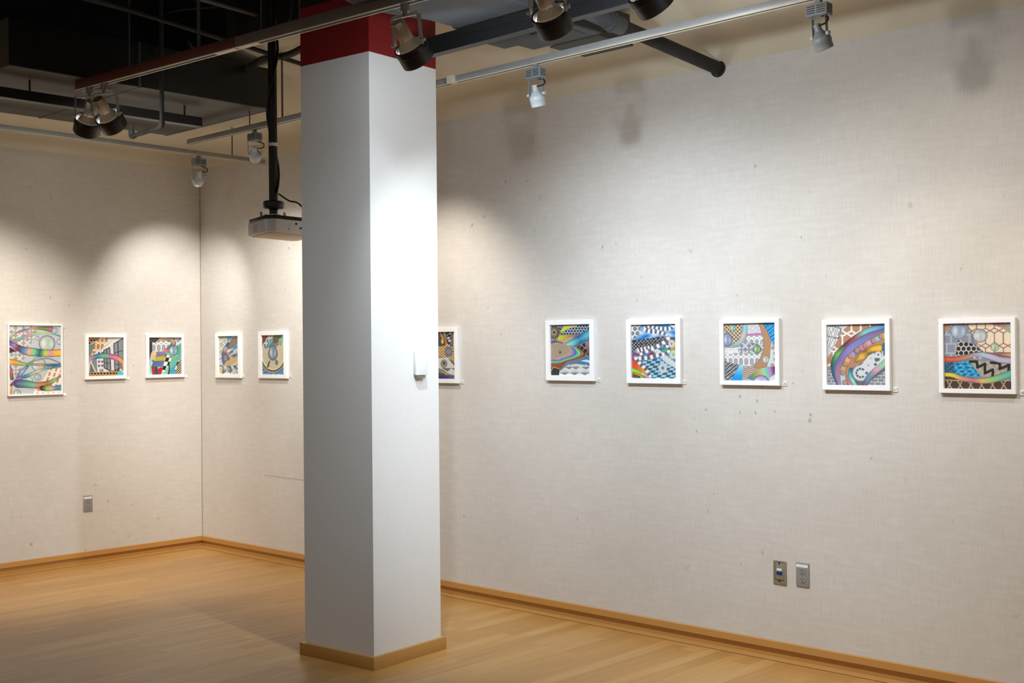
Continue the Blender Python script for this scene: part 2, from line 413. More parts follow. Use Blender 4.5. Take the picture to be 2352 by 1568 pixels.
def art_windows():
    c=Canvas([(262,275),(1170,275),(262,1278),(1170,1262)],bg=(222,220,228))
    c.poly([(262,275),(560,275),(560,330),(262,470)],dots(78,30,(35,25,15),(190,140,85)))
    c.poly([(262,480),(460,400),(340,740),(262,780)],speck((60,80,80),(140,160,160),16))
    c.poly([(460,400),(560,330),(810,275),(800,330),(580,600),(340,740),(400,560)],gothic(210,26,(252,235,205),(185,130,75),470,330))
    c.poly([(580,590),(1010,275),(1120,275),(640,600)],grad((95,95,90),(210,210,212),(600,560),(1000,280)))
    c.poly([(1010,280),(1170,275),(1170,290),(650,620),(600,590)],(232,232,230))
    for q in ([(665,610),(820,535),(845,1150),(675,1060)],[(925,440),(1170,300),(1170,1040),(950,1130)]):
        c.poly(q,(140,146,156),(45,48,55),22)
    c.line([(740,570),(750,1110)],20,(45,48,55)); c.line([(1030,370),(1055,1120)],22,(45,48,55))
    c.line([(675,925),(840,945)],18,(45,48,55)); c.line([(935,680),(1170,610)],18,(45,48,55)); c.line([(945,965),(1170,1000)],18,(45,48,55))
    c.poly([(490,600),(630,610),(660,1170),(500,1170)],(225,225,235))
    for x in (515,600):
        for y in (650,875,980): c.poly([(x,y),(x+55,y),(x+55,y+50),(x,y+50)],(95,100,110))
    c.poly([(555,1095),(655,1090),(655,1170),(555,1170)],(150,150,158))
    c.poly([(330,890),(480,800),(500,1170),(440,1170)],(135,140,140)); c.poly([(262,900),(330,890),(440,1170),(262,1180)],(110,112,108))
    c.line([(335,900),(450,1160)],30,(230,228,225)); c.line([(310,920),(280,1180)],30,(230,228,235))
    c.poly([(262,1185),(700,1170),(1060,1100),(1060,1278),(262,1278)],dots(80,30,(60,30,20),(200,155,90),0,1165))
    c.band([(262,850),(420,780),(640,750),(860,770),(1050,830),(1150,930),(1160,1100)],(90,120,140,140,140,110,70),[(215,150,130),(160,120,150),(30,120,180),(80,160,140),(90,165,140),(200,90,140),(215,110,150),(225,150,70),(190,120,60),(170,100,110)],(70,60,70),.25)
    c.poly([(1010,1200),(1080,1110),(1170,1200),(1170,1262),(1000,1262)],(80,190,205))
    return c.out()
def art_checkflag():
    c=Canvas([(257,280),(1097,280),(257,1232),(1097,1222)],bg=(168,170,172))
    c.poly([(340,330),(1097,330),(1097,700),(340,640)],gothic(250,30,WH,(165,168,172),330,330))
    c.poly([(257,280),(560,280),(430,420),(360,400),(257,430)],lattice(42,7,(110,110,100),(35,35,32),55))
    c.poly([(257,430),(355,380),(350,760),(280,980),(257,980)],stripes(46,10,(90,90,90),(25,25,30),-40))
    c.band([(540,330),(700,310),(860,350),(900,450),(760,560)],(60,80,120,120,60),[(210,150,80),(190,130,80),(100,120,100),(200,130,90),(70,100,130),(60,90,110)])
    c.band([(920,300),(1097,330)],60,[(70,110,110),(120,170,160),(110,60,90)])
    c.poly([(257,990),(430,790),(600,640),(860,640),(1000,500),(1097,420),(1097,700),(940,1230),(257,1230)],grad((150,225,190),(85,170,150),(300,1200),(1000,500)))
    c.poly([(800,1100),(960,940),(940,1222),(780,1222)],(80,160,195))
    c.poly([(330,660),(420,640),(470,700),(380,850),(262,960)],grad((240,190,150),(180,200,180),(350,650),(350,900)))
    chk=checker(95,105,(28,28,30),(245,244,238),.35,0,640,690)
    c.poly([(690,700),(860,780),(780,980),(660,1160),(600,1160),(640,900)],chk); c.poly([(350,880),(430,800),(380,900),(290,985)],chk); c.poly([(1000,880),(1060,880),(940,1150),(930,1100)],chk)
    c.poly([(470,640),(700,630),(690,760),(440,780)],grad((150,120,190),(120,120,130),(600,620),(500,780)))
    c.poly([(435,770),(690,760),(660,870),(400,880)],(190,180,40))
    c.poly([(380,880),(660,870),(620,1030),(330,1020)],grad((70,110,160),(110,110,170),(400,880),(560,1030)))
    c.poly([(325,1020),(430,1010),(420,1232),(350,1232)],(175,40,45)); c.poly([(480,1100),(560,1040),(620,1060),(570,1232),(490,1232)],(190,30,40)); c.poly([(420,1010),(490,1040),(490,1232),(420,1232)],(60,70,90))
    c.poly([(650,560),(720,555),(770,640),(700,650)],(235,90,90))
    c.band([(760,1232),(790,1050),(770,900)],(40,30,14),[(20,50,50),(20,50,50)],(20,50,50),0)
    c.bubble(895,615,125,(120,140,170),(50,80,100),150); c.line(smooth([(775,680),(830,750),(920,770),(1000,730)]),14,(225,225,130))
    c.poly([(1097,800),(1097,1222),(930,1222),(1000,980)],lattice(44,12,(225,210,185),(30,25,22),45))
    return c.out()
def art_diamond():
    c=Canvas([(200,262),(742,250),(205,1218),(748,1222)],bg=(215,218,222))
    c.poly([(200,300),(430,290),(300,680),(260,800),(200,800)],lattice(150,22,(236,236,222),(190,192,180),52,130))
    c.poly([(430,290),(560,280),(430,430)],(90,155,215)); c.poly([(570,270),(740,255),(740,400),(600,560),(430,600),(460,440)],speck((60,60,60),(165,155,145),9))
    c.poly([(600,560),(740,420),(740,540),(560,640)],(60,155,210)); c.poly([(500,750),(740,560),(740,640),(560,740)],(200,190,190)); c.poly([(660,690),(740,650),(740,770),(670,780)],(70,150,215))
    c.band([(450,450),(390,560),(340,680)],(70,110,110),[(60,60,80),(60,80,150),(150,190,220),(220,130,90),(90,90,110)],(60,60,80),.2)
    c.band([(560,640),(500,690),(430,720)],60,[(50,80,120),(70,120,170),(210,130,90)]); c.band([(560,780),(640,740)],70,[(120,170,200),(30,50,110),(90,90,90)])
    c.poly([(270,690),(420,680),(510,840),(400,900),(330,1010),(280,900)],(100,105,150)); c.ell(380,810,34,60,(185,190,140)); c.ell(380,810,16,36,(80,110,90))
    c.band([(440,690),(540,830)],50,[(215,130,90),(235,180,90)])
    c.poly([(740,780),(740,870),(560,990),(410,1020),(340,1020),(430,880),(600,790)],dots(34,10,(90,60,40),(235,205,140)))
    c.poly([(200,1040),(300,1040),(300,1218),(200,1218)],dots(34,10,(190,120,100),(235,225,170)))
    c.line(smooth([(200,1010),(310,1025),(300,1218)]),22,(50,48,45)); c.line(smooth([(205,850),(270,810)]),14,(50,48,45))
    c.poly([(320,1030),(415,1120),(320,1120)],(180,178,185)); c.poly([(320,1120),(415,1120),(325,1215)],(110,115,120)); c.poly([(415,1020),(520,1000),(565,1120),(520,1205),(430,1110)],(95,115,125)); c.poly([(570,1000),(660,990),(740,1060),(700,1120)],(80,95,110)); c.poly([(670,1150),(750,1140),(705,1222)],(105,110,115))
    c.bubble(465,1090,50,(120,150,140),(50,70,90),70); c.bubble(617,1135,48,(180,180,190),(60,60,100),90); c.bubble(700,1020,40,(120,150,150),(60,90,110),80)
    c.poly([(200,255),(560,250),(560,285),(205,300)],(90,95,95))
    return c.out()
def art_lace():
    c=Canvas([(205,222),(797,215),(212,1228),(803,1232)],bg=(135,130,135))
    c.poly([(205,222),(380,222),(250,440),(205,470)],stripes(40,12,(80,35,20),(120,60,35)))
    c.poly([(380,222),(500,222),(400,500),(205,640),(240,420)],gothic(150,24,(238,238,242),(125,120,125),240,230))
    c.poly([(600,222),(803,222),(803,1000),(640,1000),(640,500)],gothic(200,26,(240,240,244),(145,138,142),640,420))
    c.poly([(500,222),(720,222),(640,430),(500,430)],stripes(40,16,(60,60,50),(110,110,90),60)); c.ell(690,380,55,80,(140,200,70)); c.band([(770,222),(700,400)],50,[(110,190,215),(120,180,190)])
    c.poly([(205,640),(300,520),(320,720),(205,840)],(90,60,110)); c.band([(460,360),(380,480),(330,620)],(80,90,90),[(90,170,160),(60,150,150),(30,100,140)]); c.ell(610,455,38,45,(165,110,170))
    c.poly([(205,960),(803,960),(803,1228),(205,1228)],speck((90,170,220),(30,110,180),30,.1)); 
    d=np.hypot((c.X-490)/1.0,(c.Y-700)/1.35); ring=lambda a,b:(d>a)&(d<b)&(c.Y>520-(c.X-490)*.2)
    c.put(ring(200,370)&(c.Y>640),(150,145,110)); c.put(ring(200,330)&(c.Y>640),(60,60,55))
    m=ring(130,305)&((c.X<430)|(c.X>580)|(c.Y>850)); c.put(m,lambda X,Y: speck((30,28,25),(232,226,190),7,.75)(X,Y)); c.put(ring(285,308)&(c.Y>650),(232,228,200))
    c.poly([(380,900),(430,850),(370,1060),(330,1040)],(70,65,60)); c.band([(340,1080),(215,1210)],34,[(200,120,90),(170,90,70)])
    c.bubble(490,665,112,(110,140,165),(60,90,110),195,.9); c.band([(450,720),(500,770),(560,640)],10,[(190,200,190),(200,205,190)]); c.ell(585,920,40,70,(125,115,115))
    return c.out()
def art_disc():
    c=Canvas([(-175,310),(488,310),(-175,1285),(497,1285)],bg=(70,75,100))
    c.poly([(-175,310),(60,310),(100,820),(-175,820)],grad((60,120,160),(200,120,70),(-175,310),(60,800)))
    c.poly([(320,310),(450,310),(450,620),(320,560)],checker(80,52,(30,30,40),(205,208,212),.6,0)); c.poly([(405,310),(445,310),(445,610),(400,580)],(110,108,112)); c.poly([(445,315),(488,315),(488,610),(445,610)],(225,222,220))
    c.band([(190,340),(240,460)],50,[(215,110,60),(215,110,60)]); c.ell(225,510,28,50,(240,190,30)); c.band([(265,330),(290,480),(300,560)],(60,50,50),[(150,190,70),(100,110,60),(225,90,40)])
    c.poly([(100,620),(250,600),(330,550),(430,620),(488,620),(497,980),(400,890),(300,840),(100,830)],lattice(42,11,(250,225,165),(150,105,50),45))
    c.ell(352,720,80,105,(100,130,165)); c.ell(352,720,40,38,(190,150,110)); c.ell(352,720,20,18,(90,150,180)); c.line([(280,700),(300,640),(350,620),(410,650),(425,720),(400,790),(340,825),(290,770),(280,700)],8,(150,80,70))
    c.poly([(100,850),(330,840),(497,1000),(497,1060),(100,1060)],(222,222,215)); c.poly([(340,860),(497,980),(497,1050)],(70,90,120)); c.ell(255,970,72,90,(150,150,150)); c.ell(258,960,28,32,(80,82,82))
    c.poly([(-175,1060),(497,1060),(497,1210),(400,1220),(-175,1060)],(225,225,218)); c.poly([(210,1062),(400,1062),(330,1130)],(110,112,115)); c.poly([(400,1062),(497,1062),(497,1120)],(110,112,115))
    c.band([(-100,1060),(200,1120),(330,1200),(497,1240)],(60,80,60,50),[(40,140,140),(60,110,120),(190,130,70),(150,60,90)]); c.poly([(-175,1200),(200,1230),(330,1200),(497,1230),(497,1285),(-175,1285)],grad((45,40,100),(80,120,150),(200,1250),(497,1250)))
    return c.out()
def art_agate():
    c=Canvas([(195,245),(1040,230),(213,1310),(1052,1312)],bg=(120,130,150))
    c.poly([(195,240),(500,235),(420,330),(195,290)],(110,140,190)); c.poly([(410,380),(480,260),(800,240),(560,400),(430,430)],grad((205,220,40),(225,215,190),(430,380),(760,250)))
    c.poly([(360,450),(560,330),(760,270),(1045,240),(1045,350),(850,440),(600,440)],hexes(62,14,(205,215,222),(40,60,75)))
    c.poly([(300,560),(400,460),(700,450),(860,450),(650,520),(480,570)],grad((210,220,50),(150,90,130),(380,500),(800,450)))
    c.poly([(195,300),(300,250),(430,330),(330,560),(200,530)],(35,35,32))
    for k in range(12):
        a=k*math.pi/6+.2; c.band([(272+30*math.cos(a),400+34*math.sin(a)),(272+120*math.cos(a),400+135*math.sin(a))],(14,50),[(190,175,140),(190,175,140)],(190,175,140),0); c.band([(272+55*math.cos(a),400+60*math.sin(a)),(272+110*math.cos(a),400+125*math.sin(a))],(6,30),[(35,35,32)]*2,(35,35,32),0)
    c.poly([(205,590),(500,640),(700,520),(640,500),(480,570)],(200,170,150)); c.poly([(205,600),(300,580),(480,620),(400,640),(205,650)],(100,60,100))
    c.band([(560,680),(720,600),(880,520),(1050,420)],(120,170,180,200),[(150,220,200),(90,190,200),(30,110,160),(50,160,200),(80,170,205)],(40,90,110),.3)
    c.poly([(740,710),(920,620),(1000,900),(860,800)],lattice(90,9,(215,205,195),(35,38,42),38)); c.poly([(920,620),(1050,580),(1050,930),(1000,900)],grad((170,130,130),(130,60,60),(950,650),(1030,900)))
    rings=[(1010,(120,65,40)),(0,0)]
    for dd,col in ((420,(90,45,30)),(385,(150,85,50)),(345,(225,165,115)),(325,(115,60,25)),(295,(165,200,110)),(265,(120,215,170)),(225,(80,190,190)),(180,(55,135,175)),(140,(130,95,175)),(105,(205,150,210)),(72,(90,60,90)),(60,(190,170,145))):
        t=dd/420
        pts=smooth([(205,650-t*15),(330,625-t*20),(520,650+t*10),(590+t*180,700+t*20),(610+t*330,820+t*30),(560+t*260,880+t*60),(400+t*130,940+t*90),(390,955+t*120+(115 if dd>=385 else 0)),(205,940+t*(150 if dd<400 else 190))])
        c.poly(pts+[(150,900),(150,700)],col)
    q=smooth([(205,650),(330,640),(520,660),(595,740),(600,800),(540,870),(400,920),(300,945),(205,940)]); c.poly(q,lambda X,Y: mixc((110,95,75),(200,180,155),((np.hypot((X-400)/1.35,Y-820)+14*np.arctan2(Y-820,X-400))%19)<6)); c.ell(404,820,22,30,(90,80,65))
    c.poly([(860,1000),(900,900),(1052,960),(1052,1110),(900,1080),(640,1070)],grad((80,130,150),(50,130,180),(800,1000),(1052,1100))); c.band([(860,1000),(960,1000),(1052,1030)],(20,60,60),[(200,230,235),(220,240,245)],(90,160,190),.3)
    c.poly([(400,1220),(560,1100),(740,1060),(1052,1110),(1052,1312),(380,1312)],(228,228,224))
    for x in (400,610,820):
        c.poly([(x,1245),(x+105,1185),(x+205,1235)],(205,210,212)); c.poly([(x,1248),(x+205,1240),(x+105,1300)],(125,130,134))
    for x in (490,630,840): c.poly([(x+20,1130),(x+105,1070),(x+190,1120)],(205,208,214)); c.poly([(x+10,1130),(x+190,1125),(x+110,1178)],(125,128,136))
    c.poly([(213,1120),(390,1170),(385,1312),(213,1312)],(55,55,52)); c.line([(213,1120),(390,1170)],20,(190,150,110)); c.line([(270,1130),(215,1210)],16,(200,165,125))
    return c.out()
def art_film():
    c=Canvas([(157,220),(1055,212),(160,1285),(1052,1300)],bg=(60,140,205))
    c.poly([(157,215),(1055,212),(1055,470),(157,520)],lambda X,Y:(lambda n: np.array([35,125,205.])*(1-n)+np.array([215,235,250.])*n)(np.clip(.5+.6*np.sin(X/70+np.sin(Y/40)*1.5)*np.sin(Y/45+X/120),0,1)[...,None]))
    c.poly([(500,215),(900,215),(940,280),(700,260)],(40,140,215))
    c.poly([(157,215),(340,225),(320,370),(250,480),(157,500)],hexes(104,20,WH,(130,135,138),225,300))
    c.poly([(160,540),(870,450),(900,480),(640,640),(300,720),(220,800),(165,770)],lattice(48,8,(205,205,208),(40,42,45),45)); 
    for i in range(7):
        for j in range(3): c.line([(205+i*96+j*48-14,545-i*12+j*72-14),(205+i*96+j*48+14,545-i*12+j*72+14)],12,(18,18,20)); c.line([(205+i*96+j*48+14,545-i*12+j*72-14),(205+i*96+j*48-14,545-i*12+j*72+14)],12,(18,18,20))
    c.poly([(900,480),(1055,480),(1055,960),(900,960)],lambda X,Y: np.stack([np.interp(Y,[480,530,600,660,740,850,960],k) for k in ([90,80,220,235,120,160,50],[30,120,180,150,180,200,110],[70,110,120,40,60,150,190])],-1))
    c.poly([(160,790),(300,760),(420,850),(160,1000)],(130,80,120)); c.poly([(430,860),(570,750),(620,810)],(170,50,45)); c.poly([(680,700),(870,690),(850,740),(790,770)],grad((30,110,150),(120,190,70),(750,690),(800,770)))
    c.poly([(580,740),(680,700),(1055,1000),(1055,1110),(860,1000)],speck((120,120,120),(232,232,234),9,.9)); 
    c.poly([(280,960),(680,895),(760,930),(860,1000),(1055,1110),(1055,1300),(520,1290)],checker(88,46,(150,215,240),(70,80,90),.55,0,320,900))
    c.poly([(160,920),(260,960),(480,1200),(500,1285),(160,1285)],grad((225,70,50),(240,180,30),(200,1000),(440,1180))); c.band([(160,1120),(280,1160),(380,1230),(420,1285)],(90,80,60,60),[(150,215,50),(150,215,60),(90,130,90)],(60,80,30),.1); c.band([(160,1230),(300,1270)],60,[(30,60,30),(20,40,25)]); c.band([(360,1190),(440,1240),(500,1290)],60,[(190,210,190),(200,90,120)])
    def film(P,w,k):
        Q=smooth(P); d,T=c.dist(Q); W=np.interp(T,np.linspace(0,1,len(w)),w); m=d<W/2
        s=np.clip(.5+.9*np.sin(T[m]*k),0,1)[...,None]; c.I[m]=np.array([105,98,112.])*(1-s)+np.array([250,250,252.])*s
    film([(400,300),(520,260),(700,300),(860,310),(970,290),(990,230)],(70,50,70,80,70,50),48)
    film([(400,310),(520,350),(700,370),(900,450)],(80,90,80,30),36); film([(890,470),(860,540),(700,640),(480,740),(300,830),(250,900)],(80,80,80,80,60,40),40); film([(270,740),(400,700),(560,660)],(90,80,40),26)
    film([(290,890),(480,880),(700,830),(860,790),(905,700),(850,650),(780,650)],(80,80,80,70,60,50,50),44); film([(220,870),(330,1000),(440,1110),(520,1240)],(60,70,70,60),26)
    for x,y,r,h in ((952,605,62,(210,120,80)),(985,820,70,(140,190,80)),(775,1085,82,(90,120,130))): c.ell(x,y,r,r*1.25,(205,210,216)); c.ell(x,y,r*.3,r*.4,h)
    return c.out()
def art_quilt():
    c=Canvas([(182,200),(1212,182),(182,1338),(1215,1352)],bg=(175,178,184))
    c.poly([(560,440),(960,440),(980,620),(900,900),(700,1060),(182,960),(182,780)],gothic(215,30,WH,(172,172,178),570,400))
    c.poly([(620,195),(880,190),(930,390),(600,410)],speck((130,130,135),(225,225,228),10,.9)); c.poly([(600,410),(930,385),(945,430),(610,450)],(200,120,170))
    c.band([(600,200),(590,380),(500,560),(360,640),(280,660)],(70,120,160,120,60),[(140,200,225),(130,190,200),(190,175,170),(160,175,190),(130,170,150),(150,150,160)],(110,110,120),.3)
    c.poly([(182,200),(530,200),(545,300),(500,480),(410,610),(350,500),(182,360)],lattice(54,16,(232,215,180),(110,80,50),45))
    c.bubble(358,285,62,(120,165,160),(90,150,120),80); c.bubble(240,520,105,(130,145,175),(80,70,110),140,.9)
    c.poly([(182,720),(480,690),(560,580),(975,600),(950,810),(560,780),(182,800)],petals(152,(236,240,224),(140,145,165),530,568)); c.poly([(182,690),(480,680),(460,780),(182,830)],petals(152,(250,248,240),(225,222,226),530,568)); c.bubble(840,710,75,(120,160,80),(40,80,70),92,.9); c.poly([(700,590),(800,590),(760,650)],(70,140,160))
    c.poly([(182,960),(500,1030),(300,1345),(182,1345)],speck((35,38,40),(190,192,192),17,.0)); c.poly([(495,1020),(560,1030),(540,1340),(300,1340)],grad((150,225,245),(0,140,225),(500,1050),(480,1330)))
    c.poly([(560,1080),(700,1050),(880,1100),(640,1290),(545,1340)],lambda X,Y: mixc((240,225,205),(110,80,60),((Y+np.abs((X%110)-55)*.9)%40)<20)); 
    c.poly([(640,1290),(880,1100),(1215,1050),(1215,1190),(1080,1290),(900,1230),(740,1340)],lambda X,Y: np.stack([np.interp(X-.2*Y,[440,560,700,740,800,860,950],k) for k in ([70,160,205,145,130,190,100],[140,165,190,225,200,150,60],[150,80,150,170,180,210,100])],-1))
    c.bubble(910,1400,170,(185,170,205),(90,80,140)); c.poly([(1080,1290),(1215,1190),(1215,1352),(1090,1352)],(215,218,230))
    c.poly([(870,190),(950,188),(1030,330),(1110,520),(1115,720),(1080,900),(1030,1060),(880,1100),(760,1060),(900,900),(975,700),(960,450)],speck((176,130,92),(190,146,108),16,.6),(110,85,60),6)
    c.poly([(950,188),(1215,185),(1215,700),(1110,520),(1030,330)],speck((15,90,170),(60,180,235),20,.2)); c.poly([(950,188),(1215,185),(1215,230),(975,240)],(15,125,205)); c.poly([(1115,600),(1215,740),(1215,1050),(1030,1060),(1090,880)],(205,226,232))
    for x,y in ((1190,800),(1190,915),(1140,1030),(1150,690)): c.ell(x,y,36,38,(185,155,135))
    c.bubble(1010,920,68,(180,200,215),(150,130,120),75)
    return c.out()
def art_gears():
    c=Canvas([(212,198),(1262,180),(220,1290),(1277,1303)],bg=(190,140,110))
    c.poly([(212,198),(1262,180),(1262,260),(900,320),(600,480),(380,760),(212,1010)],gothic(330,36,WH,(186,138,108),490,215))
    c.poly([(212,1010),(300,980),(400,1200),(430,1300),(212,1300)],bricks(92,54,9,(225,225,228),(135,140,148))); c.poly([(900,1303),(1277,960),(1277,1303)],bricks(110,58,10,(232,232,235),(135,140,148),20,10))
    c.poly([(212,200),(620,195),(500,290),(330,600),(280,700),(212,800)],speck((150,165,175),(225,230,235),14,.8)); c.poly([(212,205),(300,205),(480,265),(415,450),(300,640),(212,620)],(222,224,228))
    bk=(40,42,48)
    def letter(P): 
        for q in P: c.line(q,40,bk)
        for q in P: c.line(q,27,(238,238,240))
    letter([[(240,390),(285,235)],[(285,235),(320,410)],[(320,410),(355,262)],[(385,420),(420,275)],[(420,275),(450,310),(430,400),(385,420)]])
    letter([[(225,570),(262,430)],[(345,455),(262,610)],[(345,455),(300,600)]]); c.line([(222,405),(410,445)],10,bk); c.line([(300,212),(470,265),(415,445)],10,bk)
    c.band([(1270,215),(1000,300),(760,430),(560,590),(400,760),(340,940),(380,1130),(470,1300)],(110,130,130,130,140,140,130,120),[(25,120,170),(110,160,215),(120,200,190),(160,60,60),(90,50,60),(100,180,70),(20,90,90),(20,110,160),(60,90,120)],(60,60,90),.2)
    c.band([(1270,330),(1000,420),(760,560),(580,720),(460,900),(430,1100),(510,1300)],(120,170,190,200,190,180,190),[(120,110,140),(130,110,160),(110,130,190),(140,130,200),(120,110,170),(170,120,150),(140,140,190)],(90,80,120),.1)
    c.band([(1270,380),(1080,470),(900,570),(740,680),(610,810),(530,940),(490,1080),(520,1300)],(110,100,110,110,110,110,110,120),[(250,200,10),(150,215,165),(165,175,230),(225,150,190),(230,140,180),(80,90,150),(215,180,225),(245,170,90),(230,150,60),(170,200,190),(200,210,225),(160,190,210)],(100,90,120),.1)
    c.band([(1150,620),(1000,650),(860,760),(740,850)],(130,90,150,70),[(250,190,20),(245,180,30),(140,100,30),(245,180,60),(160,130,40)],(90,80,30),.25); c.poly([(1200,540),(1270,500),(1270,700),(1190,690)],(40,110,140))
    for x,y in ((1183,405),(1045,488),(900,572),(757,662),(640,765),(545,905),(498,1060),(537,1240)): c.ell(x-5,y+4,46,52,(100,80,85)); c.ell(x,y,40,46,(190,148,120))
    c.poly([(640,1000),(900,850),(1000,700),(1277,680),(1277,1000),(880,1303),(740,1303),(640,1160)],(92,108,112))
    g=(222,228,234)
    def gear(x,y,r,n,h):
        a=np.arctan2(c.Y-y,c.X-x); d=np.hypot(c.X-x,c.Y-y); c.put(d<r*(1+.07*np.sign(np.sin(a*n))),g)
        if h=='s':
            c.put((d>r*.42)&(d<r*.68)&(np.abs(np.sin(a*4.5))>.28),(92,108,112))
        else: c.ell(x,y,r*h,r*h,(92,108,112))
    c.poly([(800,960),(960,760),(1040,710),(1180,780),(1277,740),(1277,800),(1060,1000),(960,1180)],g); gear(1130,740,60,14,.3)
    gear(820,1070,140,26,'s'); gear(925,1070,70,1,.36); gear(1080,915,72,1,.36); gear(997,805,60,16,.16); gear(955,930,60,1,.2); c.line([(1205,680),(1205,790)],22,g); c.poly([(1060,800),(1160,800),(1150,850),(1080,870)],(92,108,112))
    c.band([(1277,860),(1180,950),(1060,1050),(960,1160),(880,1310)],(110,110,110,110,110),[(150,210,170),(150,210,165),(225,160,190),(130,140,160),(80,140,170),(150,40,60)],(110,120,130),.15)
    c.band([(640,1000),(630,1120),(690,1230),(740,1310)],(60,70,70,60),[(20,100,130),(90,190,190),(150,230,200),(120,160,170)],(60,90,110),.2)
    c.band([(590,1130),(600,1240),(660,1310)],40,[(150,110,150),(200,120,150)])
    return c.out()
def art_bubbles():
    c=Canvas([(190,203),(1350,190),(195,1322),(1355,1345)],bg=(150,155,175))
    c.poly([(190,203),(560,200),(650,300),(700,540),(430,490),(380,770),(190,760)],bricks(160,158,30,(182,188,202),(145,152,172),140,378))
    c.poly([(540,200),(1350,190),(1350,700),(900,710),(780,600),(690,400)],gothic(300,20,(150,112,90),(250,232,208),760,200)); c.line(smooth([(560,210),(660,330),(700,520),(800,640),(880,700)]),16,(120,110,112))
    c.ell(210,250,90,90,lattice(36,8,(225,200,180),(150,95,75),45)); c.poly([(950,195),(1350,190),(1350,400),(1200,290)],grad((215,120,160),(150,190,130),(1050,210),(1340,380))); c.poly([(1200,195),(1350,190),(1350,330)],(170,175,180))
    c.poly([(435,490),(720,560),(830,680),(800,720),(390,780)],hexes(88,17,(226,222,220),(42,40,38),400,560))
    c.poly([(190,860),(640,850),(840,1130),(560,1130),(190,1040)],lambda X,Y: mixc((150,225,245),(40,165,215),np.abs(((Y+22*np.sin(X/24))%70)-35)<6)); 
    for i in range(4):
        for j in range(4): c.ell(300+i*125+j*40,900+j*62,42,20,(20,110,170))
    c.poly([(190,870),(360,870),(370,1060),(190,1040)],speck((70,120,150),(25,80,120),22,.2))
    c.poly([(620,850),(1350,870),(1350,1040),(1050,1115),(840,1130)],lambda X,Y: mixc((150,140,130),(212,205,195),(((X+Y)%26)<9)^(((X//60+Y//60)%2)<1)))
    for P in ([(640,860),(760,860),(770,960),(900,900),(895,1060),(1030,1000),(1025,1120)],[(1000,880),(1150,890),(1145,990),(1300,920),(1290,1040)]): c.line(P,46,(38,34,34))
    c.poly([(190,1100),(450,1160),(900,1240),(1355,1170),(1355,1345),(195,1330)],(74,62,54)); c.line([(195,1172),(560,1190)],18,(210,170,130)); c.line([(1200,1190),(1355,1190)],14,(210,170,130))
    for x in range(240,1500,185): c.line([(x-85,1190),(x,1190+5),(x+95,1340)][1:],18,(208,168,130)); c.line([(x+80,1190),(x,1340)],18,(208,168,130))
    c.bubble(447,330,148,(150,175,200),(120,130,150),145); c.bubble(815,415,130,(175,190,200),(100,110,130),120); c.bubble(1067,610,74,(150,190,150),(120,130,140),80)
    c.band([(190,815),(400,820),(600,780),(760,740),(950,760),(1150,830),(1355,850)],(100,100,100,80,130,110,120),[(225,80,40),(215,80,50),(190,120,100),(170,150,150),(170,200,225),(195,190,225),(190,180,215),(190,180,205)],(80,70,80),.2); c.band([(900,710),(1100,730),(1355,750)],(10,60,90),[(150,100,100),(130,70,60),(215,160,110)])
    c.bubble(725,790,32,(190,200,205),(70,75,85)); c.bubble(820,795,32,(190,200,205),(70,75,85))
    c.band([(190,1080),(330,1090),(500,1150),(700,1180),(900,1190),(1100,1150),(1355,1060)],(70,80,90,90,110,120,130),[(240,215,30),(235,205,60),(215,140,130),(200,110,125),(225,190,110),(150,200,120),(110,190,150),(80,190,180)],(80,90,80),.2)
    return c.out()
# ---------------------------------------------------------------- the room
ZT=2.945
def struct(mb,name,m,**k):
    o=mb.obj(name,m,**k); o['kind']='structure'; return o
FX,FY=11.5,-8.5
struct(MB().box((-.2,FY,-.1),(FX,.2,0)),'floor',M['floor'])
struct(MB().box((0,0,0),(FX,.2,ZT)),'wall_back',M['wall_b'])
struct(MB().box((-.2,FY,0),(0,.2,ZT)),'wall_left',M['wall_l'])
def baseboard(name,m,P):
    mb=MB()
    for a,b in P: mb.box(a,b,bev=.0015)
    return struct(mb,name,m)
ZB=.083
baseboard('baseboard_back',M['bb_b'],[((.022,-.022,.048),(FX,0,ZB)),((.004,-.004,0),(FX,0,.048)),((.06,-.062,0),(FX,-.0,.0035))])
baseboard('baseboard_left',M['bb_l'],[((0,FY,.048),(.022,0,ZB)),((0,FY,0),(.004,0,.048)),((0,FY,0),(.062,-.0,.0034))])
struct(MB().box((0,-.004,ZB),(.004,0,ZT)),'trim_2',M['seam'])
# dark seam between border strip and boards
struct(MB().box((.066,-.0665,0),(FX,-.062,.0012)).box((.062,FY,0),(.0665,-.062,.0012)),'trim_1',M['brownseam'])
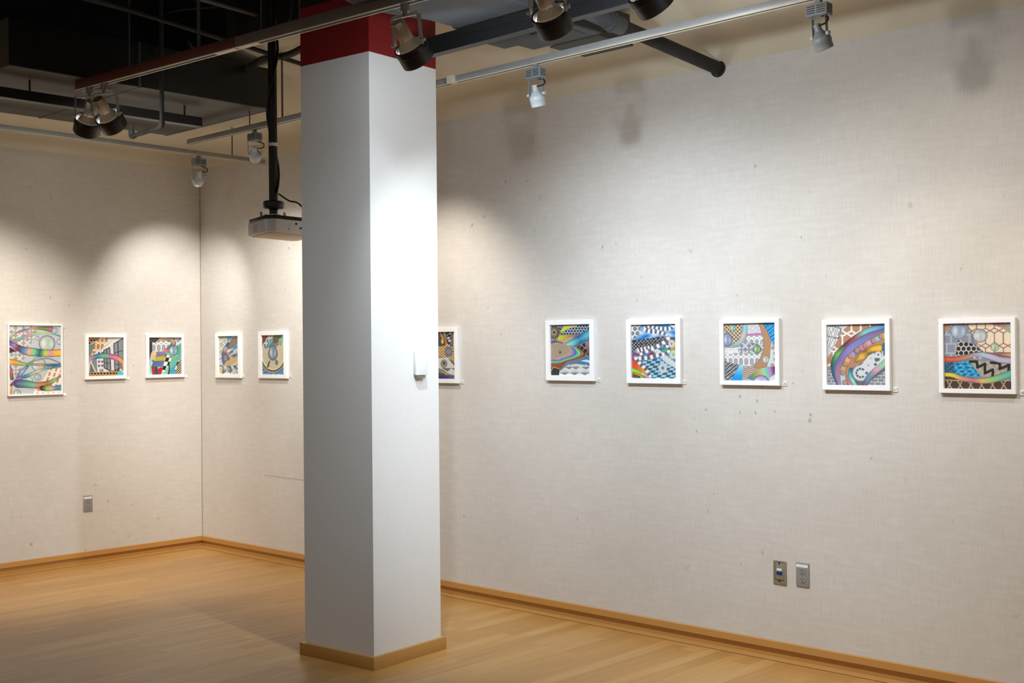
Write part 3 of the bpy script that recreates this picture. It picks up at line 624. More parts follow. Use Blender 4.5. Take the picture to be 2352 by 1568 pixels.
# coved plaster ceiling along both walls, black deck high above the rest
PD=[0,.015,.03,.045,.06,.08,.12,.16,.20,.25,.32,.4,.5,.6,.7,.87,1.1,1.3]
PZ=[0,.040,.070,.090,.102,.110,.115,.117,.120,.127,.148,.182,.228,.272,.308,.360,.405,.42]
def zc(x,y):
    a=max(x,0);b=max(-y,0); k=.18
    d=min(a,b); h=max(k-abs(a-b),0)/k; d-=h*h*k*.25
    return ZT+float(np.interp(max(d,0),PD,PZ))
def cove():
    bm=bmesh.new();V={}
    xs=[0,.015,.03,.045,.06,.08,.10,.12,.14,.165,.19,.22,.25,.285,.32,.36,.4,.5,.6,.7,.8,.9,1.0,1.1,1.2,1.3]; xa=xs+[1.3+i*.6 for i in range(1,18)]
    ys=[-v for v in xs[:-1]]+[-1.2-.35*i for i in range(1,22)]
    ys=[-v for v in xs if v<1.05]+[-1.08]+[-1.08-.53*i for i in range(1,15)]
    def v(i,j,t=0):
        if (i,j,t) not in V: V[i,j,t]=bm.verts.new((xa[i],ys[j],zc(xa[i],ys[j])+t*.03))
        return V[i,j,t]
    F=set()
    for i in range(len(xa)-1):
        for j in range(len(ys)-1):
            if xa[i+1]>1.31 and ys[j+1]<-1.09: continue
            F.add((i,j))
    for i,j in F:
        bm.faces.new((v(i,j),v(i,j+1),v(i+1,j+1),v(i+1,j)));bm.faces.new((v(i,j,1),v(i+1,j,1),v(i+1,j+1,1),v(i,j+1,1)))
        for di,dj,e in ((-1,0,((i,j),(i,j+1))),(1,0,((i+1,j+1),(i+1,j))),(0,-1,((i+1,j),(i,j))),(0,1,((i,j+1),(i+1,j+1)))):
            if (i+di,j+dj) not in F:
                (a,b),(c,d)=e; bm.faces.new((v(a,b),v(a,b,1),v(c,d,1),v(c,d)))
    mb=MB();mb.bm.free();mb.bm=bm;bmesh.ops.recalc_face_normals(bm,faces=bm.faces);return mb
struct(cove(),'ceiling',M['ceil'],smooth=True)
dk=MB().box((-.2,FY,4.0),(FX,.2,4.1))
dk.box((1.31,-1.10,3.372),(FX,-1.082,4.0)); dk.box((1.302,FY,3.375),(1.318,-1.082,4.0))
struct(dk,'ceiling_deck',M['deck'])
jo=MB()
for i in range(7): jo.box((1.32,-1.75-i*.62,3.78),(FX,-1.69-i*.62,4.0))
struct(jo,'ceiling_joists',M['deck'])
# ---------------------------------------------------------------- column
KA=math.radians(5.25)
ca=thing('column',(3.799,-1.463,0),'white square column with red painted top and maple skirting','column',rz=KA)
CW=.52
MB().box((-CW+.02,.02,0),(-.02,CW-.02,ZT)).obj('shaft',M['white'],ca,smooth='local')
MB().box((-CW+.0205,.0205,3.235),(-.0205,CW-.0205,4.0)).obj('black_block',M['deck'],ca,smooth='local')['label']='black block above the red band'  # stands in for the black ceiling piece that meets the column
MB().box((-CW+.02,.02,ZT),(-.02,CW-.02,3.235)).obj('painted_top',M['red'],ca,smooth='local')['label']='dark red band above the white shaft'
MB().box((-CW,0,0),(0,CW,.062),bev=.001).obj('skirting',M['plinth'],ca,smooth='local')['label']='maple skirting board'
# wall sensor on the lit face of the column
def colpt(u,z,out=0): return Matrix.Rotation(KA,4,'Z')@Vector((-.02+out,u,z))+Vector((3.799,-1.463,0))
sp_=colpt(.345,1.445); sen=thing('wall_sensor',sp_,'off-white plastic sensor box on the bright face of the column','sensor',rz=KA)
MB().box((0,-.030,-.047),(.012,.034,.066),bev=.002).obj('back_plate',M['sens'],sen,smooth='local')
pf=[(.012,-.037),(.026,-.040),(.034,-.030),(.034,.030),(.030,.035),(.012,.035)]
MB().prism(pf,-.052,.070,bev=.0015).obj('cover',M['sens'],sen,smooth='local')
MB().box((.004,-.026,-.068),(.028,.026,-.052),bev=.002).obj('base_vent',M['plate_tan'],sen,smooth='local')
# ---------------------------------------------------------------- framed pictures and number tags
def artmesh(name,img,w,h,parent,Mx):
    n=img.shape[0]; me=bpy.data.meshes.new(name)
    g=np.linspace(0,1,n); X,Z=np.meshgrid((g-.5)*w,(.5-g)*h)
    co=np.stack([X.ravel(),np.zeros(n*n),Z.ravel()],1)
    i=np.arange(n-1);a=(i[:,None]*n+i[None,:]).ravel()
    fc=np.stack([a,a+n,a+n+1,a+1],1)
    me.from_pydata(co.tolist(),[],fc.tolist()); me.update()
    at=me.color_attributes.new('paint','FLOAT_COLOR','POINT')
    c=img.reshape(-1,3);c=np.where(c<=.04045,c/12.92,((c+.055)/1.055)**2.4)
    at.data.foreach_set('color',np.concatenate([c,np.ones((n*n,1))],1).astype(np.float32).ravel())
    me.materials.append(M['paint']); o=bpy.data.objects.new(name,me);C.objects.link(o);o.parent=parent;o.matrix_local=Mx
    return o
m,nt,b=newmat('painted_canvas');g=N(nt);a=g.n('ShaderNodeAttribute',attribute_name='paint');g.l(a.outputs['Color'],b.inputs['Base Color']);b.inputs['Roughness'].default_value=.45;g.bump(g.noise(g.map((400,400,400)),1,2),b,.05,.0005);M['paint']=m
DEP=.024
def picture(art,box,side,mg,label,name='framed_picture',canvas_n=150):
    # box: four surveyed corners of the frame's front face, mg: frame widths left,right,top,bottom
    if side=='b':
        P=[ony(px,py,-DEP) for px,py in box]; u=[p.x for p in P]
    else:
        P=[onx(px,py,DEP) for px,py in box]; u=[p.y for p in P]
    u0=(u[0]+u[3])/2;u1=(u[1]+u[2])/2;z1=(P[0].z+P[1].z)/2;z0=(P[2].z+P[3].z)/2
    w,h=u1-u0,z1-z0;uc,zc_=(u0+u1)/2,(z0+z1)/2
    t=thing(name,(uc,0,zc_) if side=='b' else (0,uc,zc_),label,'picture','framed paintings on the gallery walls',rz=0 if side=='b' else PI/2)
    # local: x along wall to the viewer's right, -y out of the wall
    l,r,tp,bt=mg; D=-DEP
    mb=MB()
    o=[(-w/2,-h/2),(w/2,-h/2),(w/2,h/2),(-w/2,h/2)];i_=[(-w/2+l,-h/2+bt),(w/2-r,-h/2+bt),(w/2-r,h/2-tp),(-w/2+l,h/2-tp)]
    bm=mb.bm;ch=.0015
    def ring(pts,y,s=0):
        sg=[(1,1),(-1,1),(-1,-1),(1,-1)]
        return [bm.verts.new((x+sg[k][0]*s,y,z+sg[k][1]*s)) for k,(x,z) in enumerate(pts)]
    R=[ring(o,-.0005),ring(o,D+ch),ring(o,D,ch),ring(i_,D,-ch),ring(i_,D+ch),ring(i_,D+.0145)]
    for A,B in zip(R,R[1:]):
        for k in range(4): bm.faces.new((A[k],A[(k+1)%4],B[(k+1)%4],B[k]))
    mb.obj('frame',M['frame'],t,smooth='local')
    MB().box((-w/2+l-.004,D+.0150,-h/2+bt-.004),(w/2-r+.004,-.001,h/2-tp+.004)).obj('backing_board',M['label'],t,smooth='local')
    ar=artmesh('painting',art,w-l-r,h-tp-bt,t,Matrix.Translation(((l-r)/2,D+.0135,(bt-tp)/2)))
    return t
W3=(.029,.029,.026,.028)
picture(art_ribbons(),((18.9,743.4),(145,744.3),(144.4,905.8),(18.5,910)),'l',(.010,.010,.011,.012),'large white framed abstract of rainbow ribbons and bubbles, leftmost picture on left wall')
W2=(.026,.022,.022,.024)
picture(art_windows(),((196.5,767.9),(291,767.9),(291,869.2),(196.5,871.6)),'l',W2,'white framed picture of gridded windows behind an arched rainbow tube')
picture(art_checkflag(),((336.5,768.3),(424,768.3),(423.6,865.9),(336,867.7)),'l',W2,'white framed picture with red figure, black and white checks and mint green, left of corner')
picture(art_diamond(),((493.4,764.7),(551.4,763.4),(551.4,867.9),(493.8,867)),'b',(.036,.034,.026,.028),'white framed picture with grey blue fan and yellow dotted curve, nearest right of corner')
picture(art_lace(),((591.6,761.2),(657.2,760.3),(657.7,869),(593.4,868.3)),'b',(.036,.036,.028,.028),'white framed picture with glass egg over cream lace ring, left of the column')
picture(art_disc(),((960,753),(1050.2,752.2),(1051.3,880),(960,879)),'b',(.034,.030,.027,.027),'white framed picture half hidden behind right side of the column')
picture(art_agate(),((1251.7,736.5),(1362.5,733),(1363.9,875),(1253.5,873.7)),'b',(.031,.031,.026,.030),'white framed picture with banded agate slice and turquoise ribbon')
picture(art_film(),((1437.1,732.9),(1562.2,730.9),(1562,882.1),(1438.3,879.6)),'b',(.031,.031,.030,.028),'white framed picture with curling film strips over blue checkered floor')
picture(art_quilt(),((1652,734),(1788.9,730.6),(1789.2,885.5),(1652.6,883.9)),'b',(.023,.024,.021,.023),'white framed picture with petal pattern, tan curved band and bright blue corner')
picture(art_gears(),((1886.6,734.3),(2042.5,731.2),(2043.8,897.6),(1888.9,895)),'b',(.023,.023,.024,.023),'white framed picture with white gears, brick and dotted rainbow arch')
picture(art_bubbles(),((2154.5,732.1),(2331.5,728.4),(2332.4,905.2),(2156,902.5)),'b',(.022,.019,.022,.020),'white framed picture with glass bubbles and black zigzag, rightmost on back wall')
def tagcard(px,py,side,txt,label):
    p=ony(px,py,0) if side=='b' else onx(px,py,0)
    t=thing('number_tag',p,label,'label','number tags beside the pictures',rz=0 if side=='b' else PI/2)
    s=.0105
    MB().box((-s,-.0045,-s),(s,-.0003,s),bev=.0006).obj('card',M['label'],t,smooth='local')
    if txt:
        cu=bpy.data.curves.new('n','FONT');cu.body=txt;cu.size=.017;cu.align_x='CENTER';cu.align_y='CENTER';cu.extrude=.0002
        o=bpy.data.objects.new('n',cu);C.objects.link(o);dg=bpy.context.evaluated_depsgraph_get();me=bpy.data.meshes.new_from_object(o.evaluated_get(dg));bpy.data.objects.remove(o)
        me.transform(Matrix.Translation((0,-.0047,0))@Matrix.Rotation(PI/2,4,'X'));me.materials.clear();me.materials.append(M['ink'])
        q=bpy.data.objects.new('printed_number',me);C.objects.link(q);q.parent=t
tagcard(1062,877,'b','33','white number tag right of the half hidden picture beside the column')
tagcard(1376,872.5,'b','34','white number tag right of the agate picture')
tagcard(1572.5,877.5,'b','35','white number tag right of the film strip picture')
tagcard(1803,881,'b','36','white number tag right of the petal pattern picture')
tagcard(2057.5,894.5,'b','37','white number tag 37 right of the gear picture')
tagcard(2349,902,'b','38','white number tag cut off by the right edge of the photo')
tagcard(668,864,'b','32','white number tag right of the lace ring picture, left of column')
tagcard(560,864,'b','31','white number tag right of the picture nearest the corner on back wall')
tagcard(148.5,905.5,'l','','white number tag right of the large ribbon picture on left wall')
tagcard(294,868.5,'l','','white number tag right of the gridded window picture on left wall')
tagcard(427,864,'l','','white number tag right of the checkered picture on left wall')
# ---------------------------------------------------------------- sockets
def plate_geo(t,m,w=.072,h=.116):
    mb=MB();bm=mb.bm
    o=[(-w/2,-h/2),(w/2,-h/2),(w/2,h/2),(-w/2,h/2)]
    MBp=mb.box((-w/2,-.006,-h/2),(w/2,0,h/2),bev=.0028,seg=3)
    return mb.obj('cover_plate',m,t,smooth='local')
def duplex(t):
    for s in (.021,-.0205):
        z=s-.004
        mb=MB();pts=[(.0165*math.cos(a)*1.0,max(-.0135,min(.0135,.0165*math.sin(a)))) for a in [k*PI/12 for k in range(24)]]
        mb.prism(pts,.0062,.0082,Matrix.Translation((0,0,z))@Matrix.Rotation(PI/2,4,'X'))
        r=mb.obj('receptacle',M['plate'],t,smooth='local')
        k=MB().box((-.0075,-.0086,z+.000),(-.0050,-.0081,z+.008)).box((.0048,-.0086,z+.001),(.0070,-.0081,z+.0075)).lathe([(0,0),(.0027,0),(.0027,.0005),(0,.0005)],Matrix.Translation((0,-.0081,z-.0068))@Matrix.Rotation(PI/2,4,'X'),12)
        k.obj('slots',M['dark'],r,smooth='local')['label']='dark socket slots'
    MB().lathe([(0,0),(.0022,0),(.0022,.001),(0,.001)],Matrix.Translation((0,-.006,-.004))@Matrix.Rotation(PI/2,4,'X'),12).obj('screw',M['steel'],t,smooth='local')
def outlet(c,side,label,w):
    t=thing('electrical_outlet',c,label,'outlet','grey sockets low on the walls',rz=0 if side=='b' else PI/2)
    plate_geo(t,M['plate'],w); duplex(t)
    MB().box((-w/2+.003,-.0066,.0355),(w/2-.006,-.0059,.0495)).obj('paper_sticker',M['label'],t,smooth='local')['label']='white paper sticker'
    return t
outlet(ony(1844.5,1319.5,0),'b','grey duplex outlet with white sticker, right of the blue data jack',.070)
outlet(onx(201.5,1156,0),'l','grey duplex outlet with white sticker low on the left wall',.070)
t=thing('data_jack',ony(1792,1314.5,0),'taupe data jack plate with blue port beside the grey outlet','data jack')
plate_geo(t,M['plate_tan'],.072)
MB().box((-.024,-.0075,-.034),(.024,-.0055,.050),bev=.0012).obj('insert',M['plate_tan'],t,smooth='local')
MB().box((-.0245,-.0070,-.0365),(.0245,-.0058,-.0345)).box((-.0245,-.0070,.0505),(.0245,-.0058,.0525)).box((-.0262,-.0070,-.034),(-.0245,-.0058,.05)).obj('insert_groove',M['dark'],t,smooth='local')
MB().box((-.015,-.0105,-.010),(.016,-.0074,.009),bev=.001).obj('blue_port',M['blue'],t,smooth='local')
MB().box((-.013,-.0110,-.006),(-.002,-.0104,.003)).box((.004,-.0110,-.006),(.014,-.0104,.003)).obj('port_opening',M['navy'],t,smooth='local')
MB().box((-.014,-.0085,.010),(.012,-.0074,.021)).obj('paper_sticker',M['label'],t,smooth='local')['label']='white paper sticker'
for z in (.046,-.040): MB().lathe([(0,0),(.0042,0),(.0042,.0012),(0,.0012)],Matrix.Translation((0,-.0074,z))@Matrix.Rotation(PI/2,4,'X'),14).obj('screw',M['dark'],t,smooth='local')
# ---------------------------------------------------------------- tracks
def track(name,a,b,label,m,w=.035,h=.032,rods=(),seg=None,joint=None,caps=True):
    a=Vector(a);b=Vector(b);d=(b-a);L=d.length;ang=math.atan2(d.y,d.x)
    t=thing(name,a,label,'lighting track',None,rz=ang)
    parts=seg or [(0,L,m,'raceway')]
    for s0,s1,mm,nm in parts:
        r=MB().box((s0,-w/2,.004),(s1,w/2,h),bev=.0012).obj(nm,mm,t,smooth='local')
        MB().box((s0,-w/2,0),(s1,-w/2+.0075,.0042)).box((s0,w/2-.0075,0),(s1,w/2,.0042)).obj('lip',M['lip'],r,smooth='local')['label']='pale lip along the slot'
        MB().box((s0,-w/2+.0075,.0022),(s1,w/2-.0075,.0045)).obj('slot',M['slot'],r,smooth='local')['label']='dark slot'
    if joint:
        MB().box((joint-.16,-w/2+.006,-.0006),(joint-.006,w/2-.006,.002)).box((joint+.006,-w/2+.006,-.0006),(joint+.16,w/2-.006,.002)).obj('joint_cover',M['lip'],t,smooth='local')
    for s,zt,r in rods:
        MB().cyl((s,0,h-.002),(s,0,zt-a.z),r,n=10).obj('hanger_rod',M['conduit'],t,smooth='local')
    return t
A=onz(180,209,2.95);B=onz(930,10,2.95);dr=(B-A).normalized();Lm=4.6
J=(onz(545,112,2.95)-A).length
def sA(px,py): return (onz(px,py,2.95)-A).dot(dr)
track('lighting_track',A,A+dr*Lm,'long red-brown track crossing in front of the column',M['raceway_red'],.040,.052,
      rods=[(sA(422,128),4.0,.009),(sA(570,90),4.0,.004),(sA(268,172),4.0,.0035),(sA(672,70),4.0,.004)],
      seg=[(0,J,M['raceway_red'],'red_raceway'),(J+.004,Lm,M['raceway_grey'],'grey_raceway')],joint=J)
yR=-.885
track('lighting_track',(1.253,-.865,2.88),(7.6,yR-.01,2.88),'silver grey track parallel to the back wall, running behind the column',M['track'],.034,.034,
      rods=[((onz(570,300,2.88).x-1.253),zc(2,-.87)+.01,.004),((2.29-1.253),zc(2.2,-.87)+.01,.006),(5.1,zc(3,-.87)+.01,.004)],)
tl=track('lighting_track',(.965,-.075,2.87),(1.02,-4.2,2.87),'silver grey track parallel to the left wall, ending near the corner',M['track'],.034,.032,
      rods=[(.27,zc(.97,-.34)+.01,.0045),(2.4,zc(1,-2.4)+.01,.0045)])
# coupler on the track right of the column
cp=onz(1038,190,2.88)
MB().box((cp.x-.022,cp.y-.019,2.878),(cp.x+.022,cp.y+.019,2.916),bev=.002).obj('track_coupler',M['lip'],None)
tag(bpy.data.objects['track_coupler'],'pale coupler clipped on the grey track just right of column','track coupler')
# ---------------------------------------------------------------- lamps
def basis(aim,P):
    z=aim.normalized();x=z.cross(Vector((0,0,1))).normalized();y=z.cross(x)
    m=Matrix((x,y,z)).transposed().to_4x4();m.translation=P;return m,x
LAMPS=[]
def bigspot(px,py,tgt,label,bar=1,watts=0,col=(1,1,1),size=50,spill=9):
    p=onz(px,py,2.95); s=(p-A).dot(dr); O_=A+dr*s
    t=thing('track_spotlight',O_,label,'spotlight','black rimmed spotlights on the red-brown track')
    W_=lambda v: Vector(v)+O_
    MB().cyl(W_((0,0,.002)),W_((0,0,-.030)),.019,n=20).cyl(W_((0,0,-.030)),W_((0,0,-.045)),.011,n=14).obj('track_adapter',M['steel'],t,True)
    ax=dr
    if bar:
        MB().cyl(O_+Vector((0,0,-.042))-ax*.075,O_+Vector((0,0,-.042))+ax*.075,.0042,n=10).obj('locking_bar',M['lip'],t,True)
    top=O_+Vector((0,0,-.045)); aim=(Vector(tgt)-(top+Vector((0,0,-.12)))).normalized()
    hz=aim.cross(Vector((0,0,1))).normalized(); q=.105
    P=top+(aim*.22+Vector((0,0,-1))*.78).normalized()*.112
    Mx,x=basis(aim,P)
    # yoke
    u=(P-top).normalized(); v=hz.cross(u).normalized(); w=.073
    mb=MB()
    c0=top+u*.006
    My=Matrix((hz,v,u)).transposed().to_4x4();My.translation=c0
    mb.box((-w,-.011,-.002),(w,.011,.002),My); mb.box((-w-.002,-.011,-.002),(-w+.0015,.011,.122),My); mb.box((w-.0015,-.011,-.002),(w+.002,.011,.122),My)
    y=mb.obj('yoke',M['steel'],t,True)
    for sg in (-1,1): MB().cyl(P+hz*sg*(w-.001),P+hz*sg*(w+.018),.0095,.007,n=14).obj('knob',M['lampwhite'],y,True)
    MB().lathe([(0,-.100),(.029,-.100),(.033,-.094),(.033,-.020),(.030,-.012),(0,-.012)],Mx@Matrix.Rotation(PI/8,4,'Z'),8).obj('lamp_neck',M['alu'],t,True)
    bl=MB().lathe([(0,-.020),(.030,-.020),(.034,-.010),(.047,.010),(.0590,.030),(.0600,.040),(0,.040)],Mx,36).obj('reflector',M['ceramic'],t,True)
    MB().lathe([(.0602,.031),(.0645,.031),(.0645,.036),(.0602,.036)],Mx,40,closed=True).obj('glowing_rim',M['rim'],bl,True)
    MB().lathe([(0,.0405),(.055,.0405),(.050,.046),(0,.049)],Mx,32).obj('glowing_lens',M['lens'],bl,True)
    sn=MB().lathe([(.0660,.012),(.0715,.012),(.0730,.015),(.0730,.040),(.0712,.042),(.0712,.088),(.0700,.092),(.0660,.092)],Mx,44,closed=True).obj('snoot',M['blackmetal'],t,True)
    sn['label']='black cylindrical snoot'
    mc=MB()
    for sg in (1,): mc.box((sg*.069-.003,-.008,-.012),(sg*.069+.003,.008,.012),Mx)
    mc.obj('pivot_clip',M['steel'],t)
    if watts:
        LAMPS.append((P+aim*.096,Vector(tgt),watts,col,size)); LAMPS.append((P+aim*.098,P+Vector((aim.x-.3,aim.y+.25,-.22)),spill,col,122))
    return t
def smallspot(O_,tgt,label,box_rz=0,watts=0,col=(1,1,1),size=60,glow=False,body='lampwhite'):
    O_=Vector(O_);t=thing('track_spotlight',O_,label,'spotlight','small pale spotlights on the grey tracks')
    Rz=Matrix.Translation(O_)@Matrix.Rotation(box_rz,4,'Z')
    MB().box((-.011,-.011,-.022),(.011,.011,.002),Rz,bev=.002).obj('track_adapter',M['lampgrey'],t)
    hb=MB().box((-.046,-.024,-.070),(.046,.024,-.022),Rz,bev=.003).obj('transformer_box',M['lampgrey'],t)
    lv=MB()
    for k in range(4):
        z=-.032-k*.0085
        for a,b_ in ((-.040,-.006),(.002,.040)): lv.box((a,-.0248,z-.0016),(b_,-.0238,z+.0016),Rz)
        lv.box((.0452,-.018,z-.0016),(.0465,.018,z+.0016),Rz)
    lv.obj('louvres',M['dark'],hb)
    top=O_+Vector((0,0,-.070)); aim=(Vector(tgt)-(top+Vector((0,0,-.07)))).normalized()
    hz=aim.cross(Vector((0,0,1))).normalized()
    P=top+Vector((0,0,-.062))+aim*.012
    Mx,x=basis(aim,P)
    u=(P-top).normalized();v=hz.cross(u).normalized();w=.040;L=(P-top).length+.012
    My=Matrix((hz,v,u)).transposed().to_4x4();My.translation=top
    mb=MB();mb.box((-w,-.006,-.0015),(w,.006,.0015),My);mb.box((-w-.0015,-.006,0),(-w+.0012,.006,L),My);mb.box((w-.0012,-.006,0),(w+.0015,.006,L),My);mb.box((-w,-.005,.030),(w,.005,.032),My)
    y=mb.obj('yoke',M['lampgrey'],t)
    for sg in (-1,1): MB().cyl(P+hz*sg*w,P+hz*sg*(w+.014),.0085,.007,n=14).obj('knob',M['lampwhite'],y,True)
    pr=[(0,-.046),(.013,-.046),(.0145,-.043),(.0145,-.022)]
    for k in range(4): pr+= [(.017+k*.0045,-.016+k*.006),(.0195+k*.0045,-.0155+k*.006),(.0185+k*.0045,-.0125+k*.006)]
    
    if glow: pr=[(0,-.046),(.013,-.046),(.0145,-.043),(.0150,-.020),(.020,-.004),(.030,.010),(.042,.018),(.044,.020),(.030,.021),(0,.021)]
    else: pr+=[(.036,.010),(.0375,.013),(.0375,.030),(.0355,.033),(.0355,.055),(.033,.058),(.031,.056),(.031,.032),(0,.030)]
    MB().lathe(pr,Mx,32).obj('lamp_can',M[body],t,True)
    if glow:
        MB().lathe([(.041,.020),(.044,.032),(.042,.050),(.034,.068),(.0,.076),(0,.074),(.032,.066),(.040,.049),(.042,.032),(.039,.020)],Mx,32).obj('glass_bulb',M['glass'],t,True)
        MB().lathe([(0,.022),(.005,.024),(.006,.030),(0,.034)],Mx,16).obj('filament',M['lens'],t,True)
    else: MB().lathe([(0,.0325),(.029,.0325),(.026,.038),(0,.040)],Mx,28).obj('glowing_lens',M['lens'],t,True)
    cb=top+hz*.012
    MB().tube([cb,cb+hz*.040+Vector((0,0,-.014)),P+hz*.052-aim*.030+Vector((0,0,.01)),P+hz*.014-aim*.036],.0035,8).obj('cord',M['black'],t,True)['label']='black cord'
    if watts: LAMPS.append((P+aim*(.085 if glow else .064),Vector(tgt),watts,col,size))
    return t
WARM=(1,.91,.79);MIDW=(1,.95,.88);COOL=(.82,.91,1.0)
bigspot(205,202,(.5,-1.6,.9),'black rimmed spotlight at the left end of the red-brown track, facing left wall',spill=5,watts=150,col=WARM)
bigspot(238,193,(1.3,0,.9),'black rimmed spotlight second from left end of the red-brown track',spill=5,watts=130,col=MIDW)
bigspot(930,10,(4.25,0,.95),'black rimmed spotlight hanging in front of the red column top',watts=95,size=70,col=COOL)
bigspot(1262,-72,(4.75,0,1.05),'black rimmed spotlight right of the column, cut by top edge of the photo',watts=56,spill=22,size=70,col=COOL,bar=0)
bigspot(1486,-125,(5.9,0,1.05),'black rimmed spotlight furthest right, mostly above the photo',watts=46,spill=12,size=70,col=MIDW,bar=0)
smallspot((4.343,-.885,2.88),(4.30,-.30,1.0),'small pale spotlight on the grey track nearest right of the column',watts=22,col=COOL)
smallspot((5.842,-.888,2.88),(6.1,-.25,1.2),'small pale spotlight near the top right of the photo',watts=22,col=WARM,body='lampgrey')
smallspot((2.0,-.868,2.88),(.95,0,1.7),'small pale spotlight beside the projector pole, tilted toward the corner',watts=95,col=MIDW,size=35)
smallspot((.977,-.62,2.87),(0,-.25,1.7),'small spotlight with glowing glass bulb near the corner',box_rz=PI/2,watts=70,col=MIDW,size=45,glow=True)
# ---------------------------------------------------------------- projector on its pole
PB=EYE+sight(628,470)*6.4; PT=EYE+sight(641,30)*6.4
t=thing('projector_pole',(PB.x,PB.y,2.0),'black projector pole wound with cable, left of the column','pole')
MB().cyl((PB.x,PB.y,PB.z+.02),(PB.x,PB.y,4.0),.0235,n=24).obj('pole',M['blackmetal'],t,True)
ps=[];r=.030
for k in range(60):
    z=PB.z+.06+k*.025; a=k*.23
    if z>3.9: break
    ps.append((PB.x+r*math.cos(a),PB.y+r*math.sin(a),z))
MB().tube(ps,.006,8,3).obj('wound_cable',M['black'],t,True)
zt=ony(634,331,PB.y).z
MB().lathe([(.0242,-.009),(.0262,-.009),(.0262,.009),(.0242,.009)],Matrix.Translation((PB.x,PB.y,zt)),24,closed=True).obj('tape_band',M['label'],t,True)['label']='white tape band'
MB().lathe([(0,-.052),(.022,-.052),(.022,-.030),(.030,-.026),(.050,-.024),(.056,-.016),(.056,.012),(.050,.018),(0,.018)],Matrix.Translation((PB.x,PB.y,PB.z)),32).obj('mount_collar',M['black'],t,True)
e1=EYE+sight(640,445)*6.4;e2=EYE+sight(664,461)*6.38;e3=EYE+sight(682,465)*6.36;e4=EYE+sight(696,478)*6.34;e5=EYE+sight(712,505)*6.33
MB().tube([e1,e2,e3,e4,e5],.0045,8).obj('projector_cable',M['black'],t,True)['label']='thin black cable curving to the projector'
# projector: local x toward viewer's right along its long side
pc=Vector((PB.x,PB.y,PB.z-.052))
ang=math.radians(-12)
u1=Vector((-math.sin(YAW-ang*0),math.cos(YAW),0))
t=thing('projector',pc,'white projector hanging from the black pole beside the column','projector')
t.rotation_euler=(math.radians(-2),math.radians(-3),math.radians(-7))
# local axes: -x = left face direction, +y = right face direction; nearest corner at (+,-)
hx,hy=.115,.150; c=.045
body=[(-hx,-hy),(hx-c,-hy),(hx,-hy+c),(hx,hy-.03),(hx-.03,hy),(-hx+.03,hy),(-hx,hy-.03)]
ox,oy=-.03,.075
body=[(x+ox,y+oy) for x,y in body]
b1=MB().prism(body,-.108,-.036,bev=.005).obj('housing',M['proj'],t,smooth='local')
top_=[(x*0.97,y*.97) for x,y in body]
MB().prism(top_,-.036,-.016,bev=.003).obj('top_shell',M['black'],t,smooth='local')['label']='black top shell'
bt=[((x-ox)*.9+ox,(y-oy)*.9+oy) for x,y in body]
MB().prism(bt,-.113,-.1075,bev=.002).obj('underside',M['projbot'],t,smooth='local')['label']='cream underside panel'
X=hx+ox
pt=MB()
for y,z,s in ((.09,-.055,.006),(.13,-.052,.004),(.155,-.054,.006),(.112,-.078,.004),(.126,-.076,.007),(.143,-.080,.004),(.157,-.080,.006),(.045,-.086,.003),(.052,-.066,.002),(.18,-.07,.006)):
    pt.box((X-.0005,y-s,z-s*.9),(X+.0012,y+s,z+s*.9))
pt.obj('ports',M['dark'],b1,smooth='local')['label']='dark connector ports'
vn=MB();Y=-hy+oy
for k in range(5): vn.box((-.085,Y-.0009,-.060-k*.008),(-.045+(k%2)*.006,Y+.0005,-.0575-k*.008))
for k in range(9): vn.box((-.144,Y-.0009,-.048-k*.0062),(-.141,Y+.0005,-.045-k*.0062))
vn.obj('vent',M['plate'],b1,smooth='local')
dm=MB().lathe([(0,0),(.045,0),(.040,.012),(.03,.016),(0,.016)],Matrix.Translation((.055,.17,-.016)),28).obj('lens_dial',M['black'],t,True)
# that dial was drawn in world space helper: keep local
for v in dm.data.vertices: pass
br=MB().box((-.055,-.014,-.016),(.055,.014,-.008)).box((-.014,-.055,-.014),(.014,.055,-.006)).box((-.06,-.05,-.016),(-.05,-.04,.016)).box((.045,.035,-.016),(.055,.045,.004))
br.obj('mount_bracket',M['chrome'],t,smooth='local')
MB().cyl((-.085,-.03,-.018),(-.085,-.03,.014),.004,n=10).cyl((-.085,-.03,-.018),(-.085,-.03,-.006),.008,n=10).cyl((.06,.03,-.018),(.06,.03,.006),.004,n=10).obj('mount_screw',M['chrome'],t,smooth='local')
# ---------------------------------------------------------------- ducts, beams, pipes
def one(mb,name,m,label,cat,loc,smooth=False,group=None):
    o=mb.obj(name,m,None,smooth,loc=loc);return tag(o,label,cat,group)
t=thing('air_duct',(1.48,-1.6,3.0),'long black rectangular air duct at upper left above the spotlights','duct')
MB().box((.87,-2.43,3.0),(2.09,-.80,3.25),bev=.004).obj('duct_body',M['duct'],t)
MB().box((.865,-.815,2.998),(2.095,-.795,3.255),bev=.002).obj('flange',M['duct'],t)
MB().box((.865,-1.7,2.997),(2.095,-1.685,3.255),bev=.001).obj('flange',M['duct'],t)
MB().box((2.0905,-2.43,3.004),(2.094,-.80,3.248)).obj('side_sheet',M['black'],t)['label']='black sheet over the duct side'  # thin black sheet makes this side darker than the duct body
t=thing('support_beam',(1.9,-1.8,2.9),'black strut slung under the big left air duct','beam')
MB().box((1.79,-2.9,2.885),(1.85,-1.14,2.94),bev=.002).obj('strut',M['black'],t)
MB().cyl((1.83,-1.25,2.94),(1.83,-1.25,3.0),.006,n=8).cyl((1.83,-2.2,2.94),(1.83,-2.2,3.0),.006,n=8).obj('hanger',M['black'],t)
v0=onx(372,290,2.2);v1=v0+Vector((0,0,.0))
t=thing('drain_pipe',v0,'thin dark pipe with elbows dropping below the left air duct','pipe')
